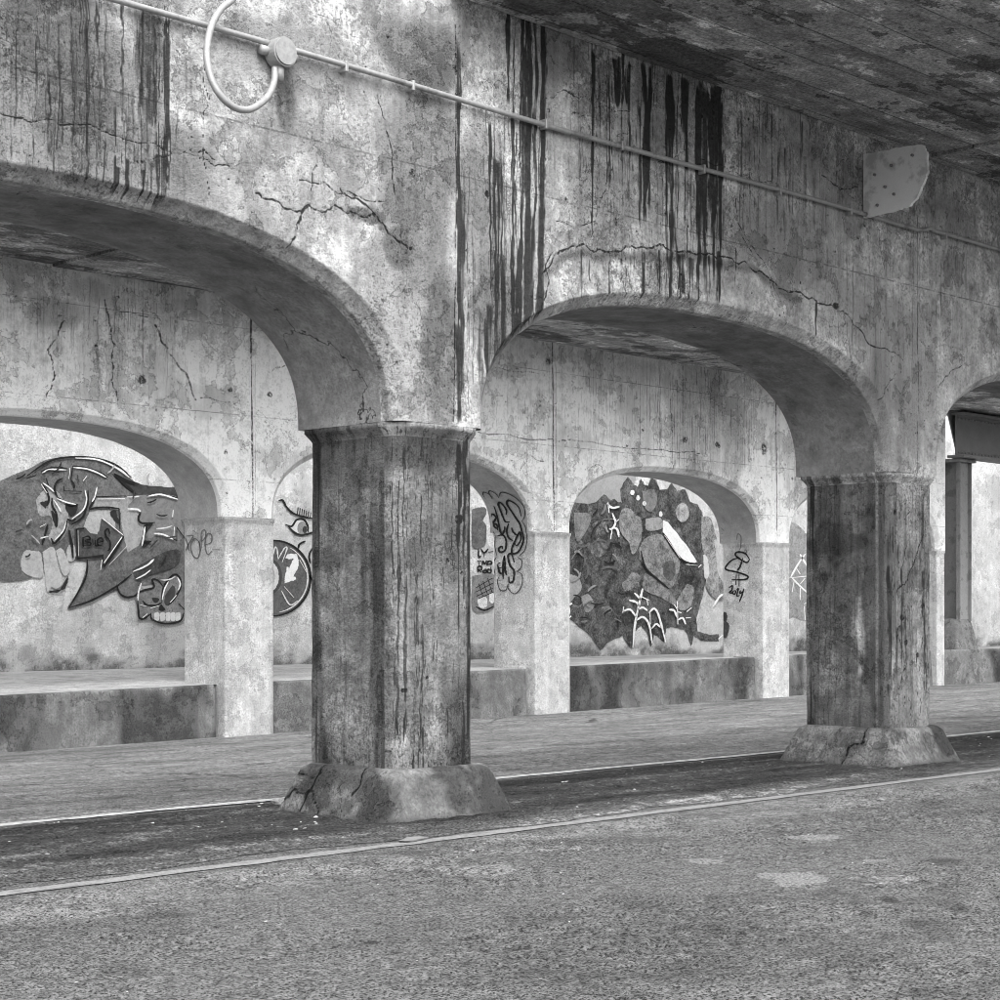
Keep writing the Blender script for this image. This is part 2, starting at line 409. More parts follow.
# ------------------------------------------------------------------ materials
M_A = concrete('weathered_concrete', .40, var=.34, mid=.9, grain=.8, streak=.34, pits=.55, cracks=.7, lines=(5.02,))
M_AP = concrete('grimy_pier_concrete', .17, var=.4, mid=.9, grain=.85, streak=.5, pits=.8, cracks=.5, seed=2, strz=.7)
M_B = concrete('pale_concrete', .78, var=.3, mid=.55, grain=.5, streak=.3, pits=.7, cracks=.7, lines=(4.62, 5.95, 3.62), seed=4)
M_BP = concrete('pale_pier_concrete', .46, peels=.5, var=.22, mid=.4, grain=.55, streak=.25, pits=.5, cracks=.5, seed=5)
M_C = concrete('limewashed_concrete', .52, peels=.5, var=.25, mid=.35, grain=.5, streak=.15, pits=.3, cracks=.4, seed=6)
M_AS = concrete('smooth_shaded_soffit_concrete', .24, peels=.35, var=.45, mid=.6, grain=.35, streak=.0, pits=.3, cracks=.9, seed=13, crackscale=.6, bump=.5)  # shade under the near arches put into a darker base
M_BS = concrete('pale_shaded_soffit_concrete', .36, peels=.1, var=.3, mid=.3, grain=.3, streak=0, pits=.2, cracks=.5, seed=14, bump=.5)  # far arch undersides: shade put into the base colour too
M_PL = concrete('plinth_concrete', .14, var=.5, mid=1.0, grain=.85, streak=.1, pits=.6, cracks=.9, seed=7, crackscale=1.3)
M_K = concrete('kerb_concrete', .15, var=.45, mid=.55, grain=.6, streak=.3, pits=.5, cracks=.6, seed=8, strz=1.2)
M_SW = concrete('sidewalk_concrete', .34, peels=.4, var=.35, mid=.4, grain=.5, streak=0, pits=.3, cracks=.8, seed=9)
M_DECK = concrete('boardmarked_deck_concrete', .24, var=.7, mid=.7, grain=.6, streak=0, pits=.4, cracks=.5, seed=10)
M_PIPE = plainmat('galvanised_conduit', .36, .5, .4, .3, .3, .45)
M_PLATE = plainmat('painted_steel_plate', .85, .6, .12, 0, .3, .35, 60)
M_STEEL = plainmat('old_painted_steel', .22, .65, .35, 0, .3, .4)
M_DARKST = plainmat('dark_girder_steel', .18, .7, .3)
M_STONE = concrete('broken_concrete', .22, seed=12)
M_PEB = plainmat('litter_scraps', .42, .8, .3)

def deckmat():
    t = NT('deck_soffit_concrete'); p = t.pos
    ly = t.sep(p)[1]
    L = t.noise(t.scaled(p, .7, 1.2, 1), .7, 6, .72); B = t.noise(t.scaled(p, .5, 9, 1), 1, 5, .75); G = t.noise(p, 34, 3, .78); M = t.noise(t.scaled(p, .8, 1.3, 1), 3.0, 6, .75)
    bd = ly * 2.1 + (B - .5) * .03
    wn = t.n('ShaderNodeTexWhiteNoise'); wn.noise_dimensions = '1D'; t.link(t.math('FLOOR', bd), wn.inputs['W']); tone = V(t, wn.outputs['Value'])
    fr = t.math('ABSOLUTE', t.math('FRACT', bd) - .5)
    seam = t.step(fr, .482, .497) * t.step(M, .34, .5)
    v = .36 * (1 + (B - .5) * 1.6) * (1 + (G - .5) * 3.0).max(.1) * (1 + (M - .5) * 2.4).max(.1) * (.8 + tone * .4)
    v = v * (1 - t.step(L, .525, .56) * .62) * (1 + t.step(M, .57, .60) * t.step(L, .50, .44) * .8) * (1 - seam * .6)
    v = v * (1 - t.step(t.math('ABSOLUTE', L - .535), .012, .003) * .6)
    return t.finish(v, B * .5 + G * .6 + M * .7 - seam * .7, .93, .016, 1)
M_DECK = deckmat()

def roadmat():
    t = NT('worn_asphalt'); p = t.pos
    G = t.noise(p, 58, 2, .8); G2 = t.noise(p, 13, 4, .8); L = t.noise(t.scaled(p, .5, .9, 1), .7, 4, .65); M = t.noise(t.scaled(p, .8, 1.1, 1), 2.2, 6, .74)
    ly = t.sep(p)[1]
    v = .118 * (1 + (G - .5) * 9).max(.06) * (1 + (G2 - .5) * 3.4).max(.12) * (1 + (L - .5) * 1.6) * (1 + (M - .5) * 1.6)
    rough = t.step(M * .5 + L * .6, .56, .66)
    v = v * (1 - t.step(G, .53, .60) * (.35 + rough * .4))
    dust = t.step(t.math('ABSOLUTE', ly - 8.75), .75, .1) * t.step(M, .38, .6)
    v = v * (1 + dust * .5)
    far = t.step(ly, 12.25, 12.6); v = v * (1 + far * .8)
    pa = t.step(t.noise(t.scaled(p, .7, 1.2, 1), .85, 6, .72), .665, .68)
    pa = pa.max(t.step(t.attr('patch') + (G2 - .5) * 2.2 + (M - .5) * 2.4, .50, .75))
    v = t.mix(v, .22 * (1 + (G - .5) * 5).max(.2), pa * .75)                # worn-through light patches
    tar = t.step(t.attr('tar') + (G2 - .5) * 2.2 + (M - .5) * 2.4, .5, .9); v = v * (1 - tar * .6)
    ce = t.voro(t.addv(p, t.scaled(t.noise(p, 1.7, 4, .75, col=True), .9, .5, 0)), .42, 'DISTANCE_TO_EDGE')
    fc = t.step(t.math('ABSOLUTE', t.noise(t.scaled(p, .35, 1.3, 1), 1.3, 5, .72) - .5), .012, .003) * far * t.step(L, .44, .54)
    v = v * (1 + (t.noise(t.scaled(p, .45, 1.0, 1), 1.5, 6, .72) - .5) * far * 2.0).max(.4)
    ck = (t.step(ce, .007, .002) * t.step(M, .42, .5) * (.35 + far * .65)).max(fc); v = v * (1 - ck * .75)
    return t.finish(v.max(.012), G * 1.0 + G2 * .9, .9, .02, 1.0, .2)
M_ROAD = roadmat()
def dirtmat():
    t = NT('gritty_dirt'); p = t.pos
    G = t.noise(p, 50, 2, .8); L = t.noise(t.scaled(p, .35, 1.5, 1), 1.3, 5, .7); M = t.noise(p, 9, 6, .75)
    ly = t.sep(p)[1]
    v = .036 * (1 + (G - .5) * 6).max(.1) * (1 + (L - .5) * 2.2) * (1 + (M - .5) * 1.0)
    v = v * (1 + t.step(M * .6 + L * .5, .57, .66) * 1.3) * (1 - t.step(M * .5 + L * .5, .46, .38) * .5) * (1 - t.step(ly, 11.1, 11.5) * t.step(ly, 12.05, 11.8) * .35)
    edge = t.step(ly, 10.05, 9.5) + t.step(ly, 11.75, 12.15)
    v = v * (1 + edge * 1.2)
    peb = t.step(t.voro(p, 26), .17, .09) * t.step(t.noise(p, 7, 3, .6), .58, .64); v = t.mix(v, .35, peb)
    return t.finish(v, G * .7 + M * .8 + peb, .95, .015, 1.0, .1)
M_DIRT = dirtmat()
def linemat(b=.27):
    t = NT('worn_road_paint'); p = t.pos
    a = t.noise(p, 9, 9, .78); g = t.noise(p, 55, 4, .8)
    v = t.mix(b * (1 + (g - .5) * 2.4), .12, t.step(a, .50, .62) * .75)
    return t.finish(v, g, .85, .006, .8, .25)
M_LINE = linemat(.22); M_LINE2 = linemat(.40)

# ------------------------------------------------------------------ ground
def groundz(x, y):
    zf = np.clip(-.29 + .009 * (x - 17), -.34, -.10)
    return np.clip((y - 12.3) / 10, 0, 1) * zf
xs = np.concatenate([np.linspace(-400, -20, 12), np.linspace(-15, 1.6, 16), np.arange(1.7, 19.5, .024), np.linspace(20, 70, 101), np.linspace(80, 500, 14)])
ys = np.concatenate([np.linspace(-400, -20, 12), np.linspace(-15, 3, 16), np.arange(3.1, 9.16, .024), np.linspace(9.3, 30, 42), np.linspace(40, 500, 14)])
X, Y = np.meshgrid(xs, ys, indexing='ij'); Zr = groundz(X, Y)
near = sstep(1.7, 2.2, X) * sstep(19.4, 19, X) * sstep(3.1, 3.5, Y) * sstep(9.13, 9.0, Y)
m = near > 0; xm, ym = X[m], Y[m]
agg = vnoise(xm * 17, ym * 17, xm * 0, 61) * .55 + vnoise(xm * 34, ym * 34, xm * 0, 62) * .45
worn = fbm(xm * .9, ym * 1.3, xm * 0, 63, 4)
Zr[m] += near[m] * ((agg - .62) * (.010 + .022 * sstep(.42, .62, worn)) - .010 * sstep(.56, .7, worn))
patch = np.zeros_like(X); tar = np.zeros_like(X)
def spot(arr, u, v, ru, rv, st=1):
    q = ray(u, v); q = q * (-EYE / q[2]); dpt = q @ DV; cxs = ru * dpt / FPX; cys = rv * dpt * dpt / (FPX * EYE)     # pixel radii to metres across and along the view
    a = (X - q[0]) * RV[0] + (Y - q[1]) * RV[1]; b = (X - q[0]) * DV[0] + (Y - q[1]) * DV[1]
    np.maximum(arr, st * sstep(1.4, .5, np.hypot(a / cxs, b / cys)), out=arr)
for c in ((800, 879, 34, 9), (770, 876, 14, 4), (812, 836, 30, 4), (705, 861, 22, 3), (870, 860, 16, 2.5, .7), (880, 880, 60, 8, .55), (768, 907, 8, 2), (470, 868, 60, 6, .5), (560, 850, 70, 5, .5)): spot(patch, *c)
for c in ((890, 900, 10, 4), (930, 925, 30, 10, .7), (640, 900, 60, 10, .5), (945, 862, 30, 5, .7), (400, 925, 70, 12, .45), (820, 850, 50, 4, .5), (372, 942, 10, 2), (150, 920, 60, 12, .5), (950, 905, 20, 8, .7)): spot(tar, *c)
road = struct(mesh_np('road', np.stack([X, Y, Zr], -1).reshape(-1, 3), grid_faces(len(xs), len(ys)), M_ROAD, {'patch': patch, 'tar': tar}))
def strip(name, y0f, y1f, x0, x1, dx, ny, z, mat, bump, kind):
    xs = np.arange(x0, x1, dx); n = len(xs)
    ya, yb = y0f(xs), y1f(xs); t = np.linspace(0, 1, ny)[None, :]
    Y = ya[:, None] * (1 - t) + yb[:, None] * t; X = np.repeat(xs[:, None], ny, 1)
    edge = np.minimum(1, np.minimum(t, 1 - t) * 7)
    Z = groundz(X, Y) + z + bump * edge * (fbm(X * 1.5, Y * 2.5, X * 0, 21, 5) + (.35 * vnoise(X * 16, Y * 16, X * 0, 27) if bump else 0))
    return mesh_np(name, np.stack([X, Y, Z], -1).reshape(-1, 3), grid_faces(n, ny), mat)
wob = lambda s, a, f=1.2: (lambda x: (fbm(x * f, x * 0, x * 0 + s, s, 4) - .5) * a)
w1, w2 = wob(3, .35), wob(4, .22)
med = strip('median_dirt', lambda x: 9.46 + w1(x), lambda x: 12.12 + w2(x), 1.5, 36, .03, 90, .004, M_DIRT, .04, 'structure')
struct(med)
l1a, l1b, l2a, l2b = wob(6, .05, 3), wob(7, .05, 3), wob(8, .07, 3), wob(9, .06, 3)
ln = strip('edge_line', lambda x: 9.17 + l1a(x), lambda x: 9.31 + l1b(x), -5, 55, .05, 4, .006, M_LINE, 0, ''); link_parent = ln
ln.parent = road
ln = strip('edge_line', lambda x: 12.16 + l2a(x), lambda x: 12.30 + l2b(x), -5, 55, .05, 4, .009, M_LINE2, 0, ''); ln.parent = road

# ------------------------------------------------------------------ near arcade
A_PIERS = [3.0, 9.92, 16.83, 23.75, 30.67]
A_F, A_B = 10.13, 11.30
arcA = thing('arcade_wall', 'near concrete arcade wall with dark drip stains and two piers on battered plinths', 'wall', (9.92, 10.7, 0))
def paintA(p):
    r = p.r
    # soot, rough dirt and the box's painted cast shadow / pale smooth areas
    for b in ((60, 70, 70, 70, .75), (110, 150, 90, 50, .55), (150, 70, 14, 70, .9), (420, 60, 40, 45, .8), (415, 200, 35, 90, .5), (395, 300, 40, 60, .35), (440, 330, 22, 90, .6),
              (500, 330, 25, 80, .55), (690, 120, 50, 60, .3), (800, 190, 70, 60, .55), (700, 90, 60, 25, .35), (870, 260, 20, 40, .5), (820, 240, 12, 50, .5), (930, 330, 40, 110, .5),
              (930, 220, 40, 30, .45), (650, 70, 30, 25, .5), (760, 140, 20, 30, .4), (850, 330, 25, 30, .4), (400, 250, 18, 22, .8), (365, 215, 25, 8, .7), (287, 100, 9, 35, .55)):  # last blob: cast shadow of the junction box, painted in
        p.blob('soot_shade', *b[:4], st=min(1, b[4] * (1.45 if b[0] < 560 else .5)))  # weaker at right, where the deck already shades the wall
    for b in ((280, 215, 60, 40, .35), (420, 380, 30, 60, .4), (300, 60, 80, 40, .45), (330, 150, 50, 60, .3), (230, 180, 60, 30, .25), (370, 330, 40, 60, .35), (30, 60, 60, 90, .8), (90, 60, 60, 60, .7), (40, 140, 60, 40, .6), (430, 130, 30, 70, .7), (780, 240, 60, 40, .55), (900, 380, 40, 70, .5), (860, 300, 40, 40, .45), (560, 60, 20, 30, .4), (480, 200, 20, 120, .5), (600, 200, 30, 40, .35)): p.blob('soot_shade', *b[:4], st=b[4])  # left ones also paint down the sunlit wall
    for b in ((250, 140, 75, 80, .3), (320, 120, 40, 50, .2), (350, 300, 40, 50, .2), (640, 285, 90, 22, .55), (720, 110, 25, 10, .5), (860, 150, 60, 14, .8), (790, 210, 60, 50, .9), (900, 300, 60, 90, .9), (760, 120, 60, 40, .7), (690, 200, 60, 50, .5), (940, 420, 30, 60, .8), (840, 340, 40, 40, .7), (880, 250, 25, 30, .5), (845, 130, 20, 12, .8), (570, 150, 14, 60, .35), (200, 60, 8, 90, .4)):  # right ones also paint up the wall shaded by the deck
        p.blob('pale', *b[:4], st=b[4])
    for b in ((660, 140, 80, 90, 1), (690, 200, 45, 100, 1), (620, 110, 50, 80, .9), (640, 280, 90, 30, .8), (535, 120, 22, 140, 1), (515, 340, 30, 100, 1), (500, 200, 30, 120, .7), (465, 300, 14, 140, .8), (785, 160, 70, 60, .8), (90, 90, 90, 110, .85), (150, 120, 30, 100, 1), (60, 170, 60, 40, .8), (880, 330, 70, 90, .5), (930, 260, 30, 80, .6)):
        p.blob('runs', *b[:4], st=b[4], ns=1.5)
    # construction joints over the piers
    p.crack([(455.5, 0), (456, 200), (455, 330), (454, 436)], 1.6, 1, jit=.004)
    p.drip(459, 30, 425, 5, .95); p.drip(462, 180, 430, 6, .8); p.drip(458, 320, 436, 9, .9)
    p.crack([(917.5, 215), (918, 330), (918, 482)], 1.6, 1, jit=.004); p.crack([(916, 160), (917, 215)], 1.2, .8, jit=.004)
    # heavy runs
    p.drips(521, 547, 22, (-40, 60), (330, 432), (1.5, 4.5), (.7, 1), lean=-.06); p.drips(528, 542, 3, (150, 260), (340, 425), (6, 9), (.8, .95), lean=-.10)
    p.drips(486, 520, 12, (90, 280), (330, 440), (2, 5), (.6, 1), lean=-.03); p.drip(508, -10, 115, 5, 1); p.drip(513, 30, 250, 3, .8); p.drip(491, 115, 330, 3, .9); p.drip(502, 250, 430, 6, .9)
    p.drips(480, 520, 8, (300, 360), (400, 440), (4, 9), (.6, .9))
    p.drip(593, 45, 250, 4, 1); p.drip(599, 60, 200, 3, .7); p.drips(585, 640, 9, (40, 150), (150, 262), (1.5, 3), (.4, .8))
    p.drips(616, 630, 7, (50, 75), (95, 125), (3, 6), (.8, 1))
    p.drip(645, 58, 240, 8, 1); p.drip(650, 62, 225, 5, 1); p.drip(640, 100, 250, 4, .8)
    p.drip(669, 72, 150, 10, 1); p.drip(671, 75, 300, 7, .9); p.drip(667, 75, 308, 3, .9); p.drip(676, 110, 306, 3, .7)
    p.drip(686, 75, 185, 7, 1); p.drip(684, 75, 140, 6, 1); p.drip(690, 170, 250, 3, .7)
    p.drips(696, 722, 20, (72, 100), (170, 312), (2, 6), (.7, 1)); p.drip(705, 80, 300, 8, .9); p.drip(698, 78, 312, 6, 1); p.drip(712, 95, 230, 6, .9); p.drip(742, 120, 190, 2.5, .7)
    p.drips(725, 830, 16, (105, 150), (150, 260), (1.2, 3), (.35, .75)); p.drips(800, 815, 5, (150, 170), (215, 250), (3, 6), (.4, .6))
    p.drips(560, 735, 22, (240, 262), (285, 322), (1.2, 2.6), (.4, .9)); p.drip(817, 300, 360, 2.5, .8)
    p.drips(664, 722, 12, (246, 258), (300, 318), (2, 5), (.6, .95))
    p.drips(850, 960, 12, (160, 260), (240, 420), (1.2, 2.5), (.3, .5))
    p.drips(40, 178, 26, (-20, 120), (150, 235), (1.5, 4), (.4, .85)); p.drips(132, 152, 9, (-20, 40), (120, 220), (3, 8), (.5, .8)); p.drips(164, 173, 5, (-10, 60), (200, 224), (2, 4), (.7, 1))
    p.drips(0, 60, 8, (-20, 100), (120, 195), (2, 4), (.4, .8)); p.drips(115, 172, 10, (150, 185), (205, 225), (3, 6), (.7, 1))
    # cracks, scabs and pour lines
    for c, wd in (([(0, 113), (60, 125), (140, 143), (200, 158), (230, 166)], 1.3), ([(300, 180), (330, 187), (352, 193), (385, 202)], 1.3),
                  ([(256, 193), (272, 199), (298, 212), (310, 205), (320, 211), (335, 205), (352, 212), (372, 214)], 1.8), ([(308, 206), (299, 222), (290, 246)], 2.4),
                  ([(340, 188), (345, 195), (372, 210), (395, 238), (413, 248)], 2.6), ([(312, 130), (318, 160), (312, 200), (306, 208)], 1), ([(378, 95), (392, 150), (395, 195)], 1.6),
                  ([(542, 274), (556, 254), (572, 246), (590, 250), (610, 252), (632, 246), (655, 246), (672, 251), (700, 253), (716, 258), (742, 262)], 2.2), ([(742, 262), (762, 272), (785, 290), (806, 297), (818, 303), (836, 308)], 2.0),
                  ([(553, 252), (545, 265), (547, 290), (540, 315), (536, 335)], 1.8), ([(556, 222), (570, 226), (595, 222)], 1.2), ([(546, 98), (560, 92), (590, 100), (630, 112)], 1.0),
                  ([(836, 308), (850, 318), (866, 340), (890, 352), (905, 362)], 1.8), ([(735, 195), (742, 230), (752, 255)], 1.3), ([(745, 235), (770, 275), (775, 300)], 1.1), ([(822, 175), (840, 190), (858, 187)], 1.3),
                  ([(920, 340), (940, 346), (962, 350)], 1), ([(940, 385), (950, 372), (962, 365)], 1.5), ([(700, 158), (740, 175), (780, 186)], .8), ([(862, 205), (880, 230), (885, 270)], .9),
                  ([(880, 400), (892, 380), (905, 372)], 1.2), ([(590, 240), (596, 200), (606, 190), (612, 160)], 1), ([(500, 340), (490, 300), (494, 270)], 1), ([(205, 60), (203, 120), (208, 200)], 1),
                  ([(150, 160), (175, 150), (205, 150), (215, 160)], 1.2), ([(545, 265), (575, 300), (560, 330)], .8), ([(625, 255), (628, 300)], 1), ([(770, 275), (790, 330)], 1)):
        p.crack(c, wd)
    p.crack([(542, 278), (560, 258), (620, 256), (700, 258), (745, 268), (800, 300)], 7, .75, 'soot_shade', soft=True); p.crack([(372, 210), (395, 238), (420, 250)], 8, .9, 'soot_shade', soft=True)
    p.blob('crack', 836, 305, 4, 4, 1.0, .3); p.blob('crack', 412, 172, 2.5, 3, .9, .4); p.blob('crack', 414, 175, 1.5, 4, .9, .4); p.blob('crack', 487, 194, 2, 4, .9, .4); p.blob('crack', 571, 93, 5, 2, .9, .3); p.blob('crack', 616, 222, 1.5, 4, .9, .4)
    p.blob('crack', 180, 98, 0.1, .1)
    for _ in range(420):
        p.blob('crack', r.uniform(0, 960), r.uniform(20, 440), r.uniform(.7, 1.7), r.uniform(.7, 1.8), r.uniform(.5, .9), .3)
    for _ in range(46):                                                # short hairline map cracks
        u, v = r.uniform(340, 960), r.uniform(40, 440); q = [(u, v)]
        for _k in range(r.randint(2, 5)): u += r.uniform(-14, 14); v += r.uniform(-4, 16); q.append((u, v))
        p.crack(q, r.uniform(.7, 1.2), r.uniform(.5, .9))
    # arris chipped along the arch edges
    d = np.minimum(1, np.abs(fbm(p.X * 9, p.Z * 9, p.X * 0, 31, 4) - .5) * 4)
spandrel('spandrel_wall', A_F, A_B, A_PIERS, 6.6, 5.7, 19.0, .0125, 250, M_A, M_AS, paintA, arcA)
bm_obj('leak_cap', box_bm(3.4, 30.27, 10.115, 11.315, 6.602, 6.74, .01, 1), M_A, arcA)  # added cap, keeps sky light out of the hollow wall
def plug_foot(cx, yf, yb, mat, parent):                       # added to stop light leaking at the wall foot over each pier
    bm = box_bm(cx - .492, cx + .492, yf + .11, yb - .005, Z0 - .0015, Z0 + .03)
    b2 = box_bm(cx - .388, cx + .388, yf + .006, yf + .1095, Z0 - .0015, Z0 + .03); me = bpy.data.meshes.new('tmp'); b2.to_mesh(me); b2.free(); bm.from_mesh(me)
    bm_obj('leak_plug', bm, mat, parent)
for cx in A_PIERS[1:4]: plug_foot(cx, A_F, A_B, M_A, arcA)
def paint_pier(first):
    def f(p, V_):
        front = V_[:, 1] < 10.36
        p.drips(*( (456, 466, 5, (430, 450), (560, 700), (2, 4), (.7, 1)) if first else (900, 925, 6, (490, 500), (560, 700), (2, 4), (.4, .7)) ))
        if first:
            p.drips(468, 479, 14, (430, 520), (600, 770), (3, 6), (.7, 1)); p.drip(459, 440, 560, 3, 1); p.blob('crack', 459, 519, 4, 5, 1); p.drips(440, 470, 6, (470, 520), (560, 700), (1.5, 3), (.4, .6))
            p.blob('soot_shade', 468, 720, 25, 60, .8); p.blob('soot_shade', 425, 450, 40, 25, .8); p.blob('soot_shade', 440, 540, 30, 60, .35)
            for u, v in ((427, 677), (420, 749), (397, 752), (388, 534), (462, 573), (448, 560), (405, 690), (410, 480)): p.blob('crack', u, v, 1.6, 2.4, .95)
            p.crack([(402, 640), (410, 700), (404, 755)], .8, .5)
        else:
            p.crack([(897, 592), (905, 585), (915, 560), (922, 540), (924, 530)], 2.2); p.crack([(900, 640), (905, 668), (898, 690)], 2); p.crack([(903, 500), (910, 512), (905, 520)], 1.3)
            for _ in range(60): p.drip(p.r.uniform(888, 930), p.r.uniform(500, 700), p.r.uniform(500, 720) , 2, p.r.uniform(.4, .8))
            for _ in range(40):
                u, v = p.r.uniform(888, 930), p.r.uniform(520, 715); p.crack([(u, v), (u + p.r.uniform(-2, 2), v + p.r.uniform(5, 18))], p.r.uniform(.8, 2), .9)
            for u, v in ((918, 655), (906, 642), (902, 618), (923, 606), (895, 512)): p.blob('crack', u, v, 1.6, 3, .95)
        for k in p.d: p.d[k] *= front
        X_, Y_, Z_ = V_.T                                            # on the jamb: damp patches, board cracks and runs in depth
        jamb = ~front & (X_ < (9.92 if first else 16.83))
        n = fbm(Y_ * 5, Z_ * .5, Y_ * 0, 41 + first, 5); p.d['soot_shade'] += jamb * sstep(.5, .68, n) * (.8 if first else .45)
        n2 = fbm(Y_ * 3, Z_ * 3, Y_ * 0, 47 + first, 4); p.d['soot_shade'] += jamb * sstep(.56, .7, n2) * .5
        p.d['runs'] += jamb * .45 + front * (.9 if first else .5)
        p.d['soot_shade'] += jamb * sstep(2.2, 3.0, Z_) * (.55 if first else .1) + sstep(.75, .4, Z_) * .35
        if not first: p.d['soot_shade'] *= np.where(front, .35, 1); p.d['pale'] += front * .9
        edge = sstep(.07, .0, np.abs(Y_ - 11.14)) * jamb; p.d['drip'] += edge * sstep(.35, .6, fbm(Y_ * 40, Z_ * .7, Y_ * 0, 51, 3)) * .9
        if first: p.d['pale'] += sstep(.13, .02, np.abs(Y_ - 10.27)) * (X_ < 9.62) * .55  # lit chamfer edge painted as a paler band
        else:
            wz = .008 + .05 * vnoise(Z_ * 6, Z_ * 0, Z_ * 0, 9); run = sstep(1.3, .5, np.abs(Y_ - 10.55 - .12 * (fbm(Z_ * 2.2, Z_ * 0, Z_ * 0, 3, 3) - .5)) / wz) * jamb * np.maximum(sstep(1.10, 1.22, Z_) * sstep(1.82, 1.70, Z_), sstep(.90, .96, Z_) * sstep(1.08, 1.02, Z_)); p.d['pale'] += run * 5
            p.d['soot_shade'] += (np.abs(Y_ - 10.26) < .06) * (X_ < 16.55) * .55  # chamfer strip darkened over its full height
        for k in p.d: p.d[k] = np.clip(p.d[k], 0, 5)
    return f
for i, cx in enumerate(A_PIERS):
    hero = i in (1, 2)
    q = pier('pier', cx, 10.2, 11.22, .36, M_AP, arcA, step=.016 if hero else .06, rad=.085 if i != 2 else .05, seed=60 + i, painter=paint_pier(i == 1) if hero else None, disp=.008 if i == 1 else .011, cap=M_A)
    st = .02 if hero else .08
    zs = [0 - .05] + list(np.arange(.0, .35, st)) + list(np.linspace(.35, .40, 5)) + [.405, .408]
    zt = np.array(zs)
    offs = [.0 - .155 * max(z, 0) / .37 - (.035 * max(0, (z - .35) / .05)**2 if z < .403 else (.06 if z < .407 else .14)) for z in zs]
    V_, F, ni, nj, full = pier_rings(cx, 9.97, 11.42, .69, zs, offs, .11 if i == 1 else .05, st, .020 if i == 1 else .012, 70 + i, True)
    at = {k: np.zeros(len(V_)) for k in ('drip', 'crack', 'soot_shade', 'pale', 'runs')}
    if hero:
        def segd(P, pts):
            b = np.full(len(P), 9.)
            for a, c in zip(pts[:-1], pts[1:]):
                a, c = np.array(a), np.array(c); ab = c - a; t = np.clip(((P - a) @ ab) / (ab @ ab), 0, 1); b = np.minimum(b, np.linalg.norm(P - a - t[:, None] * ab, axis=1))
            return b
        YZ = V_[:, 1:3] + 1.6 * (np.stack([fbm(V_[:, 1] * 9, V_[:, 2] * 9, V_[:, 0] * 0, 77, 3), fbm(V_[:, 1] * 9, V_[:, 2] * 9, V_[:, 0] * 0, 78, 3)], -1) - .5) * .06
        cr = [[(10.96, .41), (11.0, .30), (11.08, .16), (11.10, 0)], [(11.0, .30), (11.18, .33), (11.4, .38)], [(11.08, .17), (11.22, .2), (11.3, .12), (11.42, .06)], [(11.05, .22), (10.93, .13), (10.86, .11), (10.84, 0)], [(10.5, .41), (10.47, .3), (10.52, .2)]] if i == 1 else [[(10.42, .42), (10.40, .27), (10.55, .2), (10.62, .02)]]
        side = V_[:, 0] < cx - .3
        for c in cr:
            d = segd(YZ, c); at['crack'] = np.maximum(at['crack'], sstep(.018, .006, d) * side); at['soot_shade'] = np.maximum(at['soot_shade'], sstep(.06, .01, d) * side * .5)
        n = fbm(V_[:, 0] * 2.2, V_[:, 1] * 2.2, V_[:, 2] * 2.2, 81 + i, 5); at['soot_shade'] = np.maximum(at['soot_shade'], sstep(.45, .58, n) * .9)
        at['soot_shade'] = np.maximum(at['soot_shade'], sstep(.10, .0, V_[:, 2]) * .7)
        at['pale'] = sstep(.06, .0, np.abs(V_[:, 2] - .37)) * .4 + sstep(.05, 0, np.abs(V_[:, 0] - cx - .6)) * (V_[:, 1] < 10.2) * .6
        V_[:, 0] += at['crack'] * .012
    pl = mesh_np('plinth', V_, F, M_PL, at, True); pl.parent = q

